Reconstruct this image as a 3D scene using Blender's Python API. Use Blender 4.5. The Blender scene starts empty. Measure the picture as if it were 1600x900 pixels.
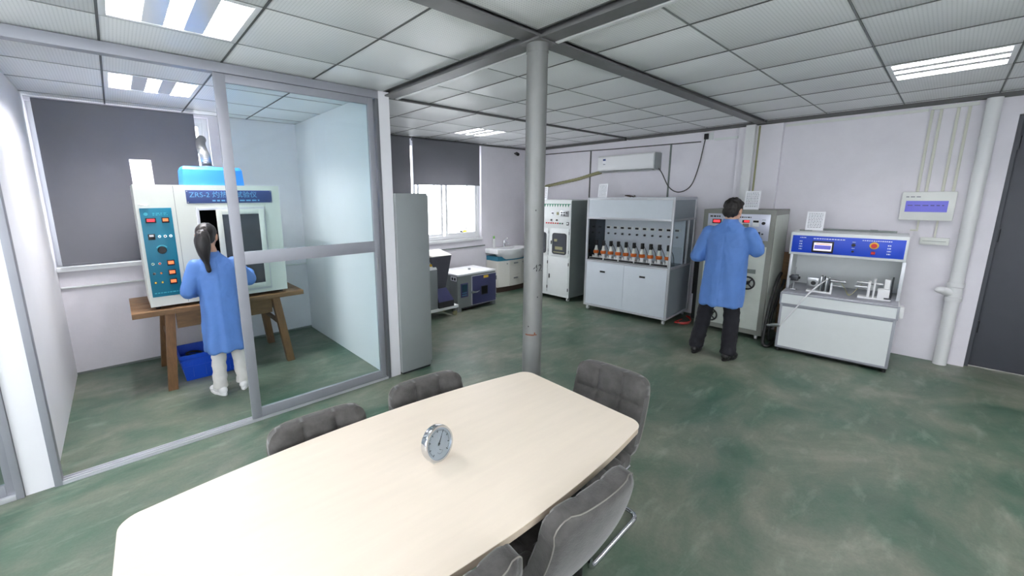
import bpy, bmesh, math, random
from mathutils import Vector, Matrix, noise as mnoise, Euler
random.seed(7)
S = bpy.context.scene
COL = S.collection
PI = math.pi

# ------------------------------------------------------------------ camera
cam_d = bpy.data.cameras.new('camera')
cam_d.sensor_width = 36.0
cam_d.lens = 638.53 * 36.0 / 1600.0
cam_d.shift_x = (800 - 746.28) / 1600.0
cam_d.shift_y = (427.37 - 450) / 1600.0
cam_d.clip_start = 0.02
cam = bpy.data.objects.new('camera', cam_d)
COL.objects.link(cam)
right = Vector((0.75158783, -0.65960482, -0.00610072))
up = Vector((0.1258089, 0.13426202, 0.98292717))
fwd = Vector((0.6475244, 0.73952363, -0.18389386))
m3 = Matrix((right, up, -fwd)).transposed()
cam.matrix_world = Matrix.Translation((0, 0, 1.7)) @ m3.to_4x4()
S.camera = cam

# ------------------------------------------------------------------ world, exposure
S.view_settings.view_transform = 'Standard'
S.view_settings.look = 'None'
S.view_settings.gamma = 1.0
S.view_settings.use_curve_mapping = False
S.view_settings.exposure = 0.97
W = bpy.data.worlds.new('overcast_sky')
S.world = W
W.use_nodes = True
bg = W.node_tree.nodes['Background']
bg.inputs[0].default_value = (1.0, 0.972, 0.985, 1)
bg.inputs[1].default_value = 4.0
TUBE_STRENGTH = 63.0

# ------------------------------------------------------------------ materials
def lin(c):
    out = []
    for x in c:
        x /= 255.0
        out.append(x / 12.92 if x <= 0.04045 else ((x + 0.055) / 1.055) ** 2.4)
    return tuple(out) + (1.0,)

MATS = {}
def mk(name, col, rough=0.5, metal=0.0, var=0.0, vscale=6.0, bump=0.0, bscale=60.0, emit=0.0, spec=0.5, sheen=0.0, stretch=None):
    """procedural principled material; var darkens/lightens with soft noise; bump adds fine relief"""
    if name in MATS: return MATS[name]
    m = bpy.data.materials.new(name); m.use_nodes = True
    nt = m.node_tree; b = nt.nodes['Principled BSDF']
    c = lin(col)
    b.inputs['Base Color'].default_value = c
    b.inputs['Roughness'].default_value = rough
    b.inputs['Metallic'].default_value = metal
    b.inputs['Specular IOR Level'].default_value = spec
    if sheen:
        b.inputs['Sheen Weight'].default_value = sheen
        b.inputs['Sheen Roughness'].default_value = 0.4
    if emit:
        b.inputs['Emission Color'].default_value = c
        b.inputs['Emission Strength'].default_value = emit
    if var or bump:
        tc = nt.nodes.new('ShaderNodeTexCoord'); mp = nt.nodes.new('ShaderNodeMapping')
        nt.links.new(tc.outputs['Object'], mp.inputs['Vector'])
        if stretch: mp.inputs['Scale'].default_value = stretch
    if var:
        n = nt.nodes.new('ShaderNodeTexNoise'); n.inputs['Scale'].default_value = vscale
        n.inputs['Detail'].default_value = 5; n.inputs['Roughness'].default_value = 0.65
        nt.links.new(mp.outputs[0], n.inputs['Vector'])
        r = nt.nodes.new('ShaderNodeValToRGB')
        r.color_ramp.elements[0].position = 0.3; r.color_ramp.elements[1].position = 0.7
        r.color_ramp.elements[0].color = tuple(max(0, x * (1 - var)) for x in c[:3]) + (1,)
        r.color_ramp.elements[1].color = tuple(min(1, x * (1 + var)) for x in c[:3]) + (1,)
        nt.links.new(n.outputs['Fac'], r.inputs[0]); nt.links.new(r.outputs[0], b.inputs['Base Color'])
    if bump:
        n2 = nt.nodes.new('ShaderNodeTexNoise'); n2.inputs['Scale'].default_value = bscale
        n2.inputs['Detail'].default_value = 3
        nt.links.new(mp.outputs[0], n2.inputs['Vector'])
        bp = nt.nodes.new('ShaderNodeBump'); bp.inputs['Strength'].default_value = bump; bp.inputs['Distance'].default_value = 0.01
        nt.links.new(n2.outputs['Fac'], bp.inputs['Height']); nt.links.new(bp.outputs[0], b.inputs['Normal'])
    MATS[name] = m
    return m

def glass_mat(name, tint, refl=0.06, rough=0.02):
    m = bpy.data.materials.new(name); m.use_nodes = True
    nt = m.node_tree; nt.nodes.clear()
    o = nt.nodes.new('ShaderNodeOutputMaterial'); mx = nt.nodes.new('ShaderNodeMixShader')
    t = nt.nodes.new('ShaderNodeBsdfTransparent'); g = nt.nodes.new('ShaderNodeBsdfGlossy')
    f = nt.nodes.new('ShaderNodeFresnel'); f.inputs[0].default_value = 1.4
    t.inputs[0].default_value = lin(tint); g.inputs['Roughness'].default_value = rough
    ge = nt.nodes.new('ShaderNodeNewGeometry'); ma = nt.nodes.new('ShaderNodeMath'); ma.operation = 'MULTIPLY'; su = nt.nodes.new('ShaderNodeMath'); su.operation = 'SUBTRACT'
    su.inputs[0].default_value = 1.0; nt.links.new(ge.outputs['Backfacing'], su.inputs[1])
    nt.links.new(f.outputs[0], ma.inputs[0]); nt.links.new(su.outputs[0], ma.inputs[1])     # a thin pane reflects once, on its outer face
    nt.links.new(ma.outputs[0], mx.inputs[0]); nt.links.new(t.outputs[0], mx.inputs[1]); nt.links.new(g.outputs[0], mx.inputs[2])
    nt.links.new(mx.outputs[0], o.inputs[0])
    MATS[name] = m
    return m

def floor_mat():
    m = bpy.data.materials.new('green_painted_concrete'); m.use_nodes = True
    nt = m.node_tree; b = nt.nodes['Principled BSDF']; L = nt.links
    tc = nt.nodes.new('ShaderNodeTexCoord')
    def nz(scale, detail, rough, sc=(1, 1, 1), rot=0.0, dist=0.0):
        mp = nt.nodes.new('ShaderNodeMapping'); mp.inputs['Scale'].default_value = sc; mp.inputs['Rotation'].default_value = (0, 0, rot)
        n = nt.nodes.new('ShaderNodeTexNoise'); n.inputs['Scale'].default_value = scale; n.inputs['Detail'].default_value = detail
        n.inputs['Roughness'].default_value = rough; n.inputs['Distortion'].default_value = dist
        L.new(tc.outputs['Object'], mp.inputs[0]); L.new(mp.outputs[0], n.inputs['Vector']); return n
    def ramp(n, stops):
        r = nt.nodes.new('ShaderNodeValToRGB'); e = r.color_ramp.elements
        while len(e) < len(stops): e.new(0.5)
        for k, (p, c) in enumerate(stops): e[k].position = p; e[k].color = c
        L.new(n.outputs['Fac'], r.inputs[0]); return r
    def mix(a, bb, fac, mode='MIX'):
        x = nt.nodes.new('ShaderNodeMix'); x.data_type = 'RGBA'; x.blend_type = mode
        if isinstance(fac, float): x.inputs[0].default_value = fac
        else: L.new(fac, x.inputs[0])
        L.new(a, x.inputs[6]); L.new(bb, x.inputs[7]); return x.outputs[2]
    a = ramp(nz(1.15, 7, 0.62, (1, 1.35, 1), 0.5, 0.6), [(0.30, lin((48, 76, 62))), (0.42, lin((70, 97, 80))), (0.55, lin((110, 117, 102))), (0.68, lin((148, 147, 133)))])
    g = ramp(nz(2.4, 6, 0.6, (1, 1.6, 1), -0.4, 0.5), [(0.35, lin((48, 86, 68))), (0.65, lin((114, 117, 104)))])
    c = mix(a.outputs[0], g.outputs[0], 0.42)
    # pale scuffs running one way
    s = ramp(nz(3.6, 5, 0.6, (0.8, 2.6, 1), 0.75, 0.3), [(0.55, (0, 0, 0, 1)), (0.88, (1, 1, 1, 1))])
    sc_col = nt.nodes.new('ShaderNodeRGB'); sc_col.outputs[0].default_value = lin((176, 188, 172))
    mul = nt.nodes.new('ShaderNodeMath'); mul.operation = 'MULTIPLY'; mul.inputs[1].default_value = 0.4
    L.new(s.outputs[0], mul.inputs[0]); c = mix(c, sc_col.outputs[0], mul.outputs[0])
    # fine speckle
    sp = ramp(nz(60, 3, 0.7), [(0.3, (0.80, 0.80, 0.80, 1)), (0.7, (1.12, 1.12, 1.12, 1))])
    c = mix(c, sp.outputs[0], 0.55, 'MULTIPLY')
    # small dark chips
    v = nt.nodes.new('ShaderNodeTexVoronoi'); v.inputs['Scale'].default_value = 2.2; L.new(tc.outputs['Object'], v.inputs['Vector'])
    vr = nt.nodes.new('ShaderNodeValToRGB'); vr.color_ramp.elements[0].position = 0.012; vr.color_ramp.elements[1].position = 0.022
    vr.color_ramp.elements[0].color = (1, 1, 1, 1); vr.color_ramp.elements[1].color = (0, 0, 0, 1)
    L.new(v.outputs['Distance'], vr.inputs[0])
    dk = nt.nodes.new('ShaderNodeRGB'); dk.outputs[0].default_value = lin((50, 54, 50))
    c = mix(c, dk.outputs[0], vr.outputs[0])
    L.new(c, b.inputs['Base Color'])
    rr = nt.nodes.new('ShaderNodeMapRange'); rr.inputs['To Min'].default_value = 0.30; rr.inputs['To Max'].default_value = 0.58
    L.new(nz(2.0, 5, 0.6).outputs['Fac'], rr.inputs[0]); L.new(rr.outputs[0], b.inputs['Roughness'])
    bp = nt.nodes.new('ShaderNodeBump'); bp.inputs['Strength'].default_value = 0.06; bp.inputs['Distance'].default_value = 0.01
    L.new(nz(30, 4, 0.6).outputs['Fac'], bp.inputs['Height']); L.new(bp.outputs[0], b.inputs['Normal'])
    return m

def tile_mat():
    """white lacquered metal ceiling tile with a fine grid of punched holes"""
    m = bpy.data.materials.new('perforated_ceiling_tile'); m.use_nodes = True
    nt = m.node_tree; b = nt.nodes['Principled BSDF']; L = nt.links
    tc = nt.nodes.new('ShaderNodeTexCoord'); mp = nt.nodes.new('ShaderNodeMapping')
    mp.inputs['Scale'].default_value = (62, 62, 0.0)
    L.new(tc.outputs['Object'], mp.inputs[0])
    v = nt.nodes.new('ShaderNodeTexVoronoi'); v.inputs['Scale'].default_value = 1.0; v.inputs['Randomness'].default_value = 0.0
    L.new(mp.outputs[0], v.inputs['Vector'])
    r = nt.nodes.new('ShaderNodeValToRGB')
    r.color_ramp.elements[0].position = 0.16; r.color_ramp.elements[0].color = lin((216, 218, 219))
    r.color_ramp.elements[1].position = 0.26; r.color_ramp.elements[1].color = lin((244, 245, 246))
    L.new(v.outputs['Distance'], r.inputs[0]); L.new(r.outputs[0], b.inputs['Base Color'])
    b.inputs['Roughness'].default_value = 0.42
    return m

mk('wall_white', (231, 228, 235), 0.75, var=0.035, vscale=3.0, bump=0.10, bscale=40)
mk('wall_white_left', (234, 234, 238), 0.7, var=0.02, vscale=2.0, bump=0.05, bscale=40)
mk('ceiling_back', (46, 48, 50), 0.8)
mk('beam_grey', (112, 112, 112), 0.45, 0.3, var=0.12, vscale=5)
mk('trim_dark', (88, 88, 88), 0.6, var=0.1)
mk('column_steel', (126, 127, 126), 0.42, 0.25, var=0.12, vscale=8, stretch=(1, 1, 0.35))
mk('alu', (158, 160, 168), 0.48, 0.3, var=0.03)
mk('alu_dark', (128, 130, 136), 0.42, 0.5)
mk('alu_bright', (205, 207, 212), 0.35, 0.4)
mk('rubber_dark', (36, 37, 40), 0.6)
mk('white_plastic', (228, 229, 230), 0.4)
mk('white_frame', (240, 242, 244), 0.4)
mk('white_paper', (244, 245, 250), 0.8)
mk('ink', (96, 100, 112), 0.8)
mk('blind_grey', (116, 117, 124), 0.9, var=0.03, vscale=3, bump=0.05, bscale=300)
mk('metal_door_grey', (72, 74, 82), 0.5, 0.1, var=0.04)
mk('cab_grey', (150, 156, 156), 0.4, 0.1, var=0.02)
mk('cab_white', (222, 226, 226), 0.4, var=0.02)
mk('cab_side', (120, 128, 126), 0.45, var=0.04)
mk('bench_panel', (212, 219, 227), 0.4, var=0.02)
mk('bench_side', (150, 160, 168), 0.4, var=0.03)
mk('ctrl_frame', (132, 134, 128), 0.5, var=0.05)
mk('ctrl_door', (196, 202, 194), 0.5, var=0.05, vscale=9)
mk('ctrl_panel', (205, 208, 222), 0.3, 0.35, var=0.03)
mk('black', (18, 18, 20), 0.45)
mk('black_soft', (26, 26, 28), 0.8)
mk('chrome', (210, 212, 216), 0.12, 1.0)
mk('steel', (170, 172, 175), 0.3, 0.9)
mk('dark_steel', (70, 72, 76), 0.35, 0.8)
mk('table_top', (248, 234, 216), 0.35, var=0.025, vscale=9, stretch=(0.35, 3.5, 1))
mk('table_edge', (196, 180, 160), 0.5, var=0.03)
mk('velvet', (74, 72, 70), 0.85, var=0.42, vscale=11, bump=0.12, bscale=140, sheen=0.35)
mk('velvet_seam', (128, 124, 118), 0.9)
mk('wood_old', (122, 92, 62), 0.6, var=0.30, vscale=7, bump=0.15, bscale=60, stretch=(1, 6, 6))
mk('wood_old_leg', (122, 88, 56), 0.6, var=0.28, vscale=7, bump=0.15, bscale=60, stretch=(6, 6, 1))
mk('tester_cream', (216, 220, 212), 0.4, var=0.015)
mk('teal', (0, 112, 138), 0.4)
mk('teal_light', (70, 176, 196), 0.5)
mk('sign_blue', (52, 72, 128), 0.4)
mk('sign_text', (110, 175, 220), 0.5)
mk('sky_blue_box', (58, 142, 232), 0.4)
mk('panel_blue', (16, 66, 196), 0.4)
mk('text_white', (225, 230, 245), 0.6)
mk('crate_blue', (16, 78, 205), 0.4)
mk('dark_glass', (66, 70, 76), 0.12, spec=0.6)
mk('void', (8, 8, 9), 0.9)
mk('coat_blue', (86, 128, 196), 0.65, var=0.06, vscale=7, bump=0.12, bscale=25)
mk('coat_blue_deep', (72, 124, 200), 0.7, var=0.06, vscale=7, bump=0.12, bscale=25)
mk('skin', (206, 160, 134), 0.5, var=0.03)
mk('lips', (172, 98, 92), 0.5)
mk('hair', (24, 20, 20), 0.38, var=0.4, vscale=30, bump=0.25, bscale=90, stretch=(3, 3, 0.3))
mk('hair_man', (22, 18, 17), 0.6, var=0.3, vscale=40, bump=0.4, bscale=80)
mk('trousers_white', (222, 220, 216), 0.8, var=0.04, bump=0.10, bscale=30)
mk('trousers_black', (24, 24, 32), 0.85, var=0.1, bump=0.10, bscale=30)
mk('sneaker', (236, 236, 236), 0.5)
mk('sock', (150, 146, 148), 0.9)
mk('shoe_black', (20, 20, 22), 0.35)
mk('oven_grey', (118, 124, 124), 0.45, var=0.04)
mk('oven_top', (225, 226, 228), 0.4)
mk('oven_blue', (62, 64, 104), 0.45)
mk('hopper_grey', (84, 84, 94), 0.5, var=0.05)
mk('body_grey', (128, 134, 136), 0.5, var=0.03)
mk('ceramic', (240, 241, 243), 0.15)
mk('vanity_white', (232, 230, 222), 0.4)
mk('vanity_teal', (44, 122, 150), 0.3)
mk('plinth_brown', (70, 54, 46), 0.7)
mk('orange', (196, 96, 30), 0.4)
mk('red', (200, 30, 30), 0.4)
mk('green', (30, 120, 90), 0.4)
mk('yellow', (232, 190, 60), 0.5)
mk('brown_sleeve', (150, 148, 112), 0.7)
mk('screen_purple', (84, 84, 168), 0.4, emit=0.35)
mk('led_red', (255, 40, 50), 0.4, emit=1.2)
mk('led_orange', (250, 110, 60), 0.4, emit=0.6)
mk('screen_white', (225, 215, 235), 0.4, emit=0.5)
mk('screen_teal', (20, 60, 76), 0.3)
mk('silver_hose', (150, 152, 152), 0.45, 0.6)
mk('dial_silver', (196, 198, 204), 0.32, 0.6)
mk('cord_dark', (84, 84, 82), 0.6)
mk('tube_clear', (214, 218, 210), 0.3)
mk('rust', (120, 74, 52), 0.8)
mk('reflector', (235, 236, 238), 0.25, 0.2)
mk('louver_metal', (150, 152, 158), 0.35, 0.7)
mk('duct_beige', (208, 208, 197), 0.5)
mk('panel_box', (224, 226, 222), 0.4)
mk('rubber_green', (120, 190, 90), 0.5)
mk('brick_far', (196, 176, 168), 0.8)
_d = MATS['dial_silver'].node_tree; _t = _d.nodes.new('ShaderNodeTangent'); _t.direction_type = 'RADIAL'; _t.axis = 'Z'
_d.nodes['Principled BSDF'].inputs['Anisotropic'].default_value = 0.85; _d.links.new(_t.outputs[0], _d.nodes['Principled BSDF'].inputs['Tangent'])
MATS['floor'] = floor_mat()
MATS['tile'] = tile_mat()
glass_mat('door_glass', (240, 248, 248))
glass_mat('clear_glass', (244, 248, 250))
glass_mat('smoked_glass', (150, 158, 164))
_m = bpy.data.materials.new('fluorescent_tube'); _m.use_nodes = True
_b = _m.node_tree.nodes['Principled BSDF']
_b.inputs['Base Color'].default_value = (1, 1, 1, 1)
_b.inputs['Emission Color'].default_value = (1.0, 0.970, 0.985, 1); _b.inputs['Emission Strength'].default_value = TUBE_STRENGTH
MATS['tube'] = _m
_n = _m.copy(); _n.name = 'fluorescent_tube_boosted'; _n.node_tree.nodes['Principled BSDF'].inputs['Emission Strength'].default_value = TUBE_STRENGTH * 1.5  # same tube, emission raised to brighten its part of the room
MATS['tube_boosted'] = _n
_n = _m.copy(); _n.name = 'fluorescent_tube_strong'; _n.node_tree.nodes['Principled BSDF'].inputs['Emission Strength'].default_value = TUBE_STRENGTH * 3.2
MATS['tube_strong'] = _n

# ------------------------------------------------------------------ mesh helpers
class MB:
    def __init__(s): s.v = []; s.f = []
    def add(s, vs, fs):
        o = len(s.v); s.v += [tuple(p) for p in vs]; s.f += [tuple(i + o for i in f) for f in fs]; return s
    def box(s, x0, x1, y0, y1, z0, z1):
        return s.hexa([(x0, y0, z0), (x1, y0, z0), (x1, y1, z0), (x0, y1, z0), (x0, y0, z1), (x1, y0, z1), (x1, y1, z1), (x0, y1, z1)])
    def hexa(s, p):
        return s.add(p, [(3, 2, 1, 0), (4, 5, 6, 7), (0, 1, 5, 4), (1, 2, 6, 5), (2, 3, 7, 6), (3, 0, 4, 7)])
    def cyl(s, p0, p1, r0, r1=None, n=16):
        r1 = r0 if r1 is None else r1
        p0 = Vector(p0); p1 = Vector(p1); d = (p1 - p0).normalized()
        a = d.orthogonal().normalized(); b = d.cross(a)
        vs = []
        for p, r in ((p0, r0), (p1, r1)):
            for k in range(n):
                t = 2 * PI * k / n; vs.append(p + a * (r * math.cos(t)) + b * (r * math.sin(t)))
        fs = [(k, (k + 1) % n, n + (k + 1) % n, n + k) for k in range(n)]
        fs += [tuple(range(n - 1, -1, -1)), tuple(range(n, 2 * n))]
        return s.add(vs, fs)
    def tube(s, pts, r, n=10, closed=False):
        pts = [Vector(p) for p in pts]; N = len(pts); rr = r if isinstance(r, (list, tuple)) else [r] * N
        T = []
        for i in range(N):
            if closed: t = pts[(i + 1) % N] - pts[i - 1]
            else: t = pts[min(i + 1, N - 1)] - pts[max(i - 1, 0)]
            T.append(t.normalized())
        a = T[0].orthogonal().normalized(); vs = []
        for i in range(N):
            a = (a - T[i] * a.dot(T[i])).normalized(); b = T[i].cross(a)
            for k in range(n):
                t = 2 * PI * k / n; vs.append(pts[i] + a * (rr[i] * math.cos(t)) + b * (rr[i] * math.sin(t)))
        fs = []
        for i in range(N if closed else N - 1):
            j = (i + 1) % N
            for k in range(n):
                fs.append((i * n + k, i * n + (k + 1) % n, j * n + (k + 1) % n, j * n + k))
        if not closed: fs += [tuple(range(n - 1, -1, -1)), tuple(range((N - 1) * n, N * n))]
        return s.add(vs, fs)
    def lathe(s, prof, c=(0, 0, 0), n=24, M=None):
        vs = []
        for r, z in prof:
            for k in range(n):
                t = 2 * PI * k / n; p = Vector((r * math.cos(t), r * math.sin(t), z))
                vs.append((M @ p if M else p) + Vector(c))
        fs = []
        for i in range(len(prof) - 1):
            for k in range(n): fs.append((i * n + k, i * n + (k + 1) % n, (i + 1) * n + (k + 1) % n, (i + 1) * n + k))
        if prof[0][0] > 1e-6: fs.append(tuple(range(n - 1, -1, -1)))
        if prof[-1][0] > 1e-6: fs.append(tuple(range((len(prof) - 1) * n, len(prof) * n)))
        return s.add(vs, fs)
    def prism(s, poly, z0, z1, plane='xy'):
        n = len(poly)
        if plane == 'xy': f = lambda a, b, c: (a, b, c)
        elif plane == 'xz': f = lambda a, b, c: (a, c, b)
        else: f = lambda a, b, c: (c, a, b)
        vs = [f(a, b, z0) for a, b in poly] + [f(a, b, z1) for a, b in poly]
        fs = [(k, (k + 1) % n, n + (k + 1) % n, n + k) for k in range(n)] + [tuple(range(n - 1, -1, -1)), tuple(range(n, 2 * n))]
        return s.add(vs, fs)
    def ell(s, c, r, rot=None, nu=20, nv=12):
        c = Vector(c); R = Euler(rot).to_matrix() if rot else None; vs = []
        for i in range(1, nv):
            ph = PI * i / nv
            for k in range(nu):
                t = 2 * PI * k / nu
                p = Vector((r[0] * math.sin(ph) * math.cos(t), r[1] * math.sin(ph) * math.sin(t), r[2] * math.cos(ph)))
                vs.append((R @ p if R else p) + c)
        top = Vector((0, 0, r[2])); bot = Vector((0, 0, -r[2]))
        vs.append((R @ top if R else top) + c); vs.append((R @ bot if R else bot) + c)
        fs = []
        for i in range(nv - 2):
            for k in range(nu): fs.append((i * nu + k, (i + 1) * nu + k, (i + 1) * nu + (k + 1) % nu, i * nu + (k + 1) % nu))
        t = (nv - 1) * nu
        for k in range(nu):
            fs.append((t, k, (k + 1) % nu)); fs.append((t + 1, (nv - 2) * nu + (k + 1) % nu, (nv - 2) * nu + k))
        return s.add(vs, fs)
    def cap(s, p0, r0, p1, r1, n=14):
        p0 = Vector(p0); p1 = Vector(p1)
        s.ell(p0, (r0,) * 3, None, n, 8); s.ell(p1, (r1,) * 3, None, n, 8)
        return s.cyl(p0, p1, r0, r1, n)
    def chain(s, pts, rs, n=14):
        for i in range(len(pts) - 1): s.cap(pts[i], rs[i], pts[i + 1], rs[i + 1], n)
        return s
    def loft(s, rings):
        n = len(rings[0]); vs = [p for r in rings for p in r]; fs = []
        for i in range(len(rings) - 1):
            for k in range(n): fs.append((i * n + k, i * n + (k + 1) % n, (i + 1) * n + (k + 1) % n, (i + 1) * n + k))
        fs += [tuple(range(n - 1, -1, -1)), tuple(range((len(rings) - 1) * n, len(rings) * n))]
        return s.add(vs, fs)
    def mesh(s, name, bevel=0.0, smooth=None):
        me = bpy.data.meshes.new(name); me.from_pydata(s.v, [], s.f); me.update()
        bm = bmesh.new(); bm.from_mesh(me)
        bmesh.ops.recalc_face_normals(bm, faces=bm.faces)
        if bevel:
            es = [e for e in bm.edges if len(e.link_faces) == 2 and e.calc_face_angle(0) > 0.5]
            bmesh.ops.bevel(bm, geom=es, offset=bevel, segments=2, profile=0.6, affect='EDGES', clamp_overlap=True)
        bm.to_mesh(me); bm.free()
        if smooth or bevel:
            me.polygons.foreach_set('use_smooth', [True] * len(me.polygons))
            me.set_sharp_from_angle(angle=math.radians(smooth if smooth else 35))
        me.update(); return me
    def build(s, name, mat, parent=None, bevel=0.0, smooth=None):
        return link(name, s.mesh(name, bevel, smooth), mat, parent)

def link(name, me, mat, parent=None):
    o = bpy.data.objects.new(name, me)
    me.materials.clear(); me.materials.append(MATS[mat])
    COL.objects.link(o)
    if parent is not None: o.parent = parent
    return o

def box(x0, x1, y0, y1, z0, z1): return MB().box(min(x0, x1), max(x0, x1), min(y0, y1), max(y0, y1), min(z0, z1), max(z0, z1))
def bx(name, mat, parent, x0, x1, y0, y1, z0, z1, bevel=0.0): return box(x0, x1, y0, y1, z0, z1).build(name, mat, parent, bevel)
def cy(name, mat, parent, p0, p1, r, r1=None, n=16): return MB().cyl(p0, p1, r, r1, n).build(name, mat, parent, 0, 40)

def tag(o, label, cat, group=None):
    o['label'] = label; o['category'] = cat
    if group: o['group'] = group
    return o
def thing(name, label, cat, loc=(0, 0, 0), rotz=0.0, group=None):
    o = bpy.data.objects.new(name, None); o.empty_display_size = 0.1
    COL.objects.link(o); o.location = loc; o.rotation_euler = (0, 0, rotz)
    return tag(o, label, cat, group)
def struct(o): o['kind'] = 'structure'; return o
def part_label(o, l): o['label'] = l; return o
def copy_tree(o, parent=None):
    c = o.copy(); COL.objects.link(c)
    if parent is not None: c.parent = parent
    for ch in list(o.children): copy_tree(ch, c)
    return c

def eval_mesh(me, mods):
    """run modifiers on a mesh and return the result"""
    o = bpy.data.objects.new('tmp', me); COL.objects.link(o)
    for t, kw in mods:
        m = o.modifiers.new(t, t)
        for k, v in kw.items(): setattr(m, k, v)
    dg = bpy.context.evaluated_depsgraph_get(); dg.update()
    r = bpy.data.meshes.new_from_object(o.evaluated_get(dg))
    bpy.data.objects.remove(o); return r

def blob(mb, voxel, name, smooth_iter=2, disp=None):
    """join overlapping closed shapes into one continuous skin"""
    me = mb.mesh(name)
    r = eval_mesh(me, [('REMESH', dict(mode='VOXEL', voxel_size=voxel, adaptivity=0.0))])
    bm = bmesh.new(); bm.from_mesh(r)
    for _ in range(smooth_iter):
        bmesh.ops.smooth_vert(bm, verts=bm.verts, factor=0.5, use_axis_x=True, use_axis_y=True, use_axis_z=True)
    if disp:
        bm.normal_update()
        for v in bm.verts: v.co += v.normal * disp(v.co)
    bm.to_mesh(r); bm.free()
    r.polygons.foreach_set('use_smooth', [True] * len(r.polygons))
    r.name = name; r.update(); return r

def text_mesh(body, size, depth=0.0008, align='CENTER'):
    cu = bpy.data.curves.new('lettering', 'FONT'); cu.body = body; cu.size = size; cu.extrude = depth
    cu.align_x = align; cu.align_y = 'CENTER'; cu.resolution_u = 3
    o = bpy.data.objects.new('tmp_text', cu); COL.objects.link(o)
    dg = bpy.context.evaluated_depsgraph_get(); dg.update()
    me = bpy.data.meshes.new_from_object(o.evaluated_get(dg))
    bpy.data.objects.remove(o); bpy.data.curves.remove(cu)
    return me
def text_front(name, body, size, mat, parent, x, y, z, align='CENTER', depth=0.0008):
    """lettering standing in the xz plane, read from -y"""
    me = text_mesh(body, size, depth, align)
    me.transform(Matrix.Translation((x, y, z)) @ Matrix.Rotation(PI / 2, 4, 'X'))
    me.update(); return link(name, me, mat, parent)
def rows_front(name, mat, parent, x0, x1, z0, z1, y, n, h=0.5, words=5, t=0.0008, seed=1):
    """rows of small print too small to read, as short raised strokes in the xz plane"""
    rnd = random.Random(seed); mb = MB(); dz = (z1 - z0) / n
    for i in range(n):
        zc = z1 - dz * (i + 0.5); x = x0
        while x < x1 - 0.002:
            w = (x1 - x0) / words * rnd.uniform(0.45, 1.0); e = min(x + w, x1)
            mb.box(x, e, y - t, y + t, zc - dz * h / 2, zc + dz * h / 2); x = e + (x1 - x0) / words * 0.28
    return mb.build(name, mat, parent)

# ================================================================== THE ROOM
ZC = 2.592; XW = 6.18; YB = 5.45; YP = 3.35
X0, X1, Y0, Y1 = -2.6, XW, -3.0, YB
XA0, XA1 = -0.48, 1.795     # inner faces of the glazed test room
XW1 = 1.90
struct(bx('floor', 'floor', None, X0 - .2, X1 + .2, Y0 - .2, Y1 + .2, -0.1, 0.0))
ceil = struct(bx('ceiling', 'ceiling_back', None, X0 - .2, X1 + .2, Y0 - .2, Y1 + .2, ZC + 0.14, ZC + 0.24))

# lamp cells
LAMPS = [(.053, .656, 2.281, 2.884), (.053, .656, 4.055, 4.64), (3.70, 4.27, 4.2, 4.79), (4.225, 4.828, -.164, .439),
         (-.55, .053, -.767, -.164), (2.416, 3.019, -1.97, -1.37), (-1.756, -1.153, 2.281, 2.884), (4.225, 4.828, -2.573, -1.97), (-1.756, -1.153, 4.055, 4.64)]  # this row: unseen lamps added to even out the brightness
def cuts(a, b, start, step):
    r = [a]; k = math.ceil((a - start) / step)
    while start + k * step < b - 0.02:
        x = start + k * step
        if x > a + 0.02: r.append(x)
        k += 1
    return r + [b]
BAYS = [(cuts(X0, 1.855, .053, .603), cuts(Y0, 1.605, 1.042, .603)),
        (cuts(1.975, X1, 2.416, .603), cuts(Y0, 1.605, 1.042, .603)),
        (cuts(X0, 1.855, .053, .603), [1.715, 2.281, 2.884, 3.445]),
        (cuts(1.975, X1, 2.416, .603), [1.715, 2.281, 2.884, 3.445]),
        (cuts(X0, 1.855, .053, .603), [3.475, 4.055, 4.64, 5.22, YB]),
        ([1.895, 2.494, 3.097, 3.70, 4.27, 4.873, 5.476, 6.08, XW], [3.475, 4.2, 4.79, 5.30, YB])]
tile_cache = {}
for xs, ys in BAYS:
    for i in range(len(xs) - 1):
        for j in range(len(ys) - 1):
            a, b, c, d = xs[i], xs[i + 1], ys[j], ys[j + 1]
            if any(abs((a + b) / 2 - (l[0] + l[1]) / 2) < .1 and abs((c + d) / 2 - (l[2] + l[3]) / 2) < .1 for l in LAMPS): continue
            w, h = b - a - .011, d - c - .011
            key = (round(w, 3), round(h, 3))
            if key not in tile_cache:
                tile_cache[key] = box(-w / 2, w / 2, -h / 2, h / 2, 0, .012).mesh('ceiling_tile', 0.0025)
            t = link('ceiling_tile', tile_cache[key], 'tile', ceil)
            t.location = ((a + b) / 2, (c + d) / 2, ZC + random.uniform(0, .0015))
# slim metal runners in the joints between the tiles
mk('runner_dark', (92, 94, 94), 0.6); mk('runner_grey', (140, 143, 143), 0.6)
m1, m2 = MB(), MB()
for xs, ys in BAYS:
    for x in xs: m1.box(x - .006, x + .006, ys[0], ys[-1], ZC - .0015, ZC + .02)
    for y in ys:
        for a, b in zip(xs[:-1], xs[1:]): m2.box(a + .0062, b - .0062, y - .0035, y + .0035, ZC - .0008, ZC + .02)
m1.build('main_runners', 'runner_dark', ceil)['kind'] = 'stuff'
m2.build('cross_runners', 'runner_grey', ceil)['kind'] = 'stuff'

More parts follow.
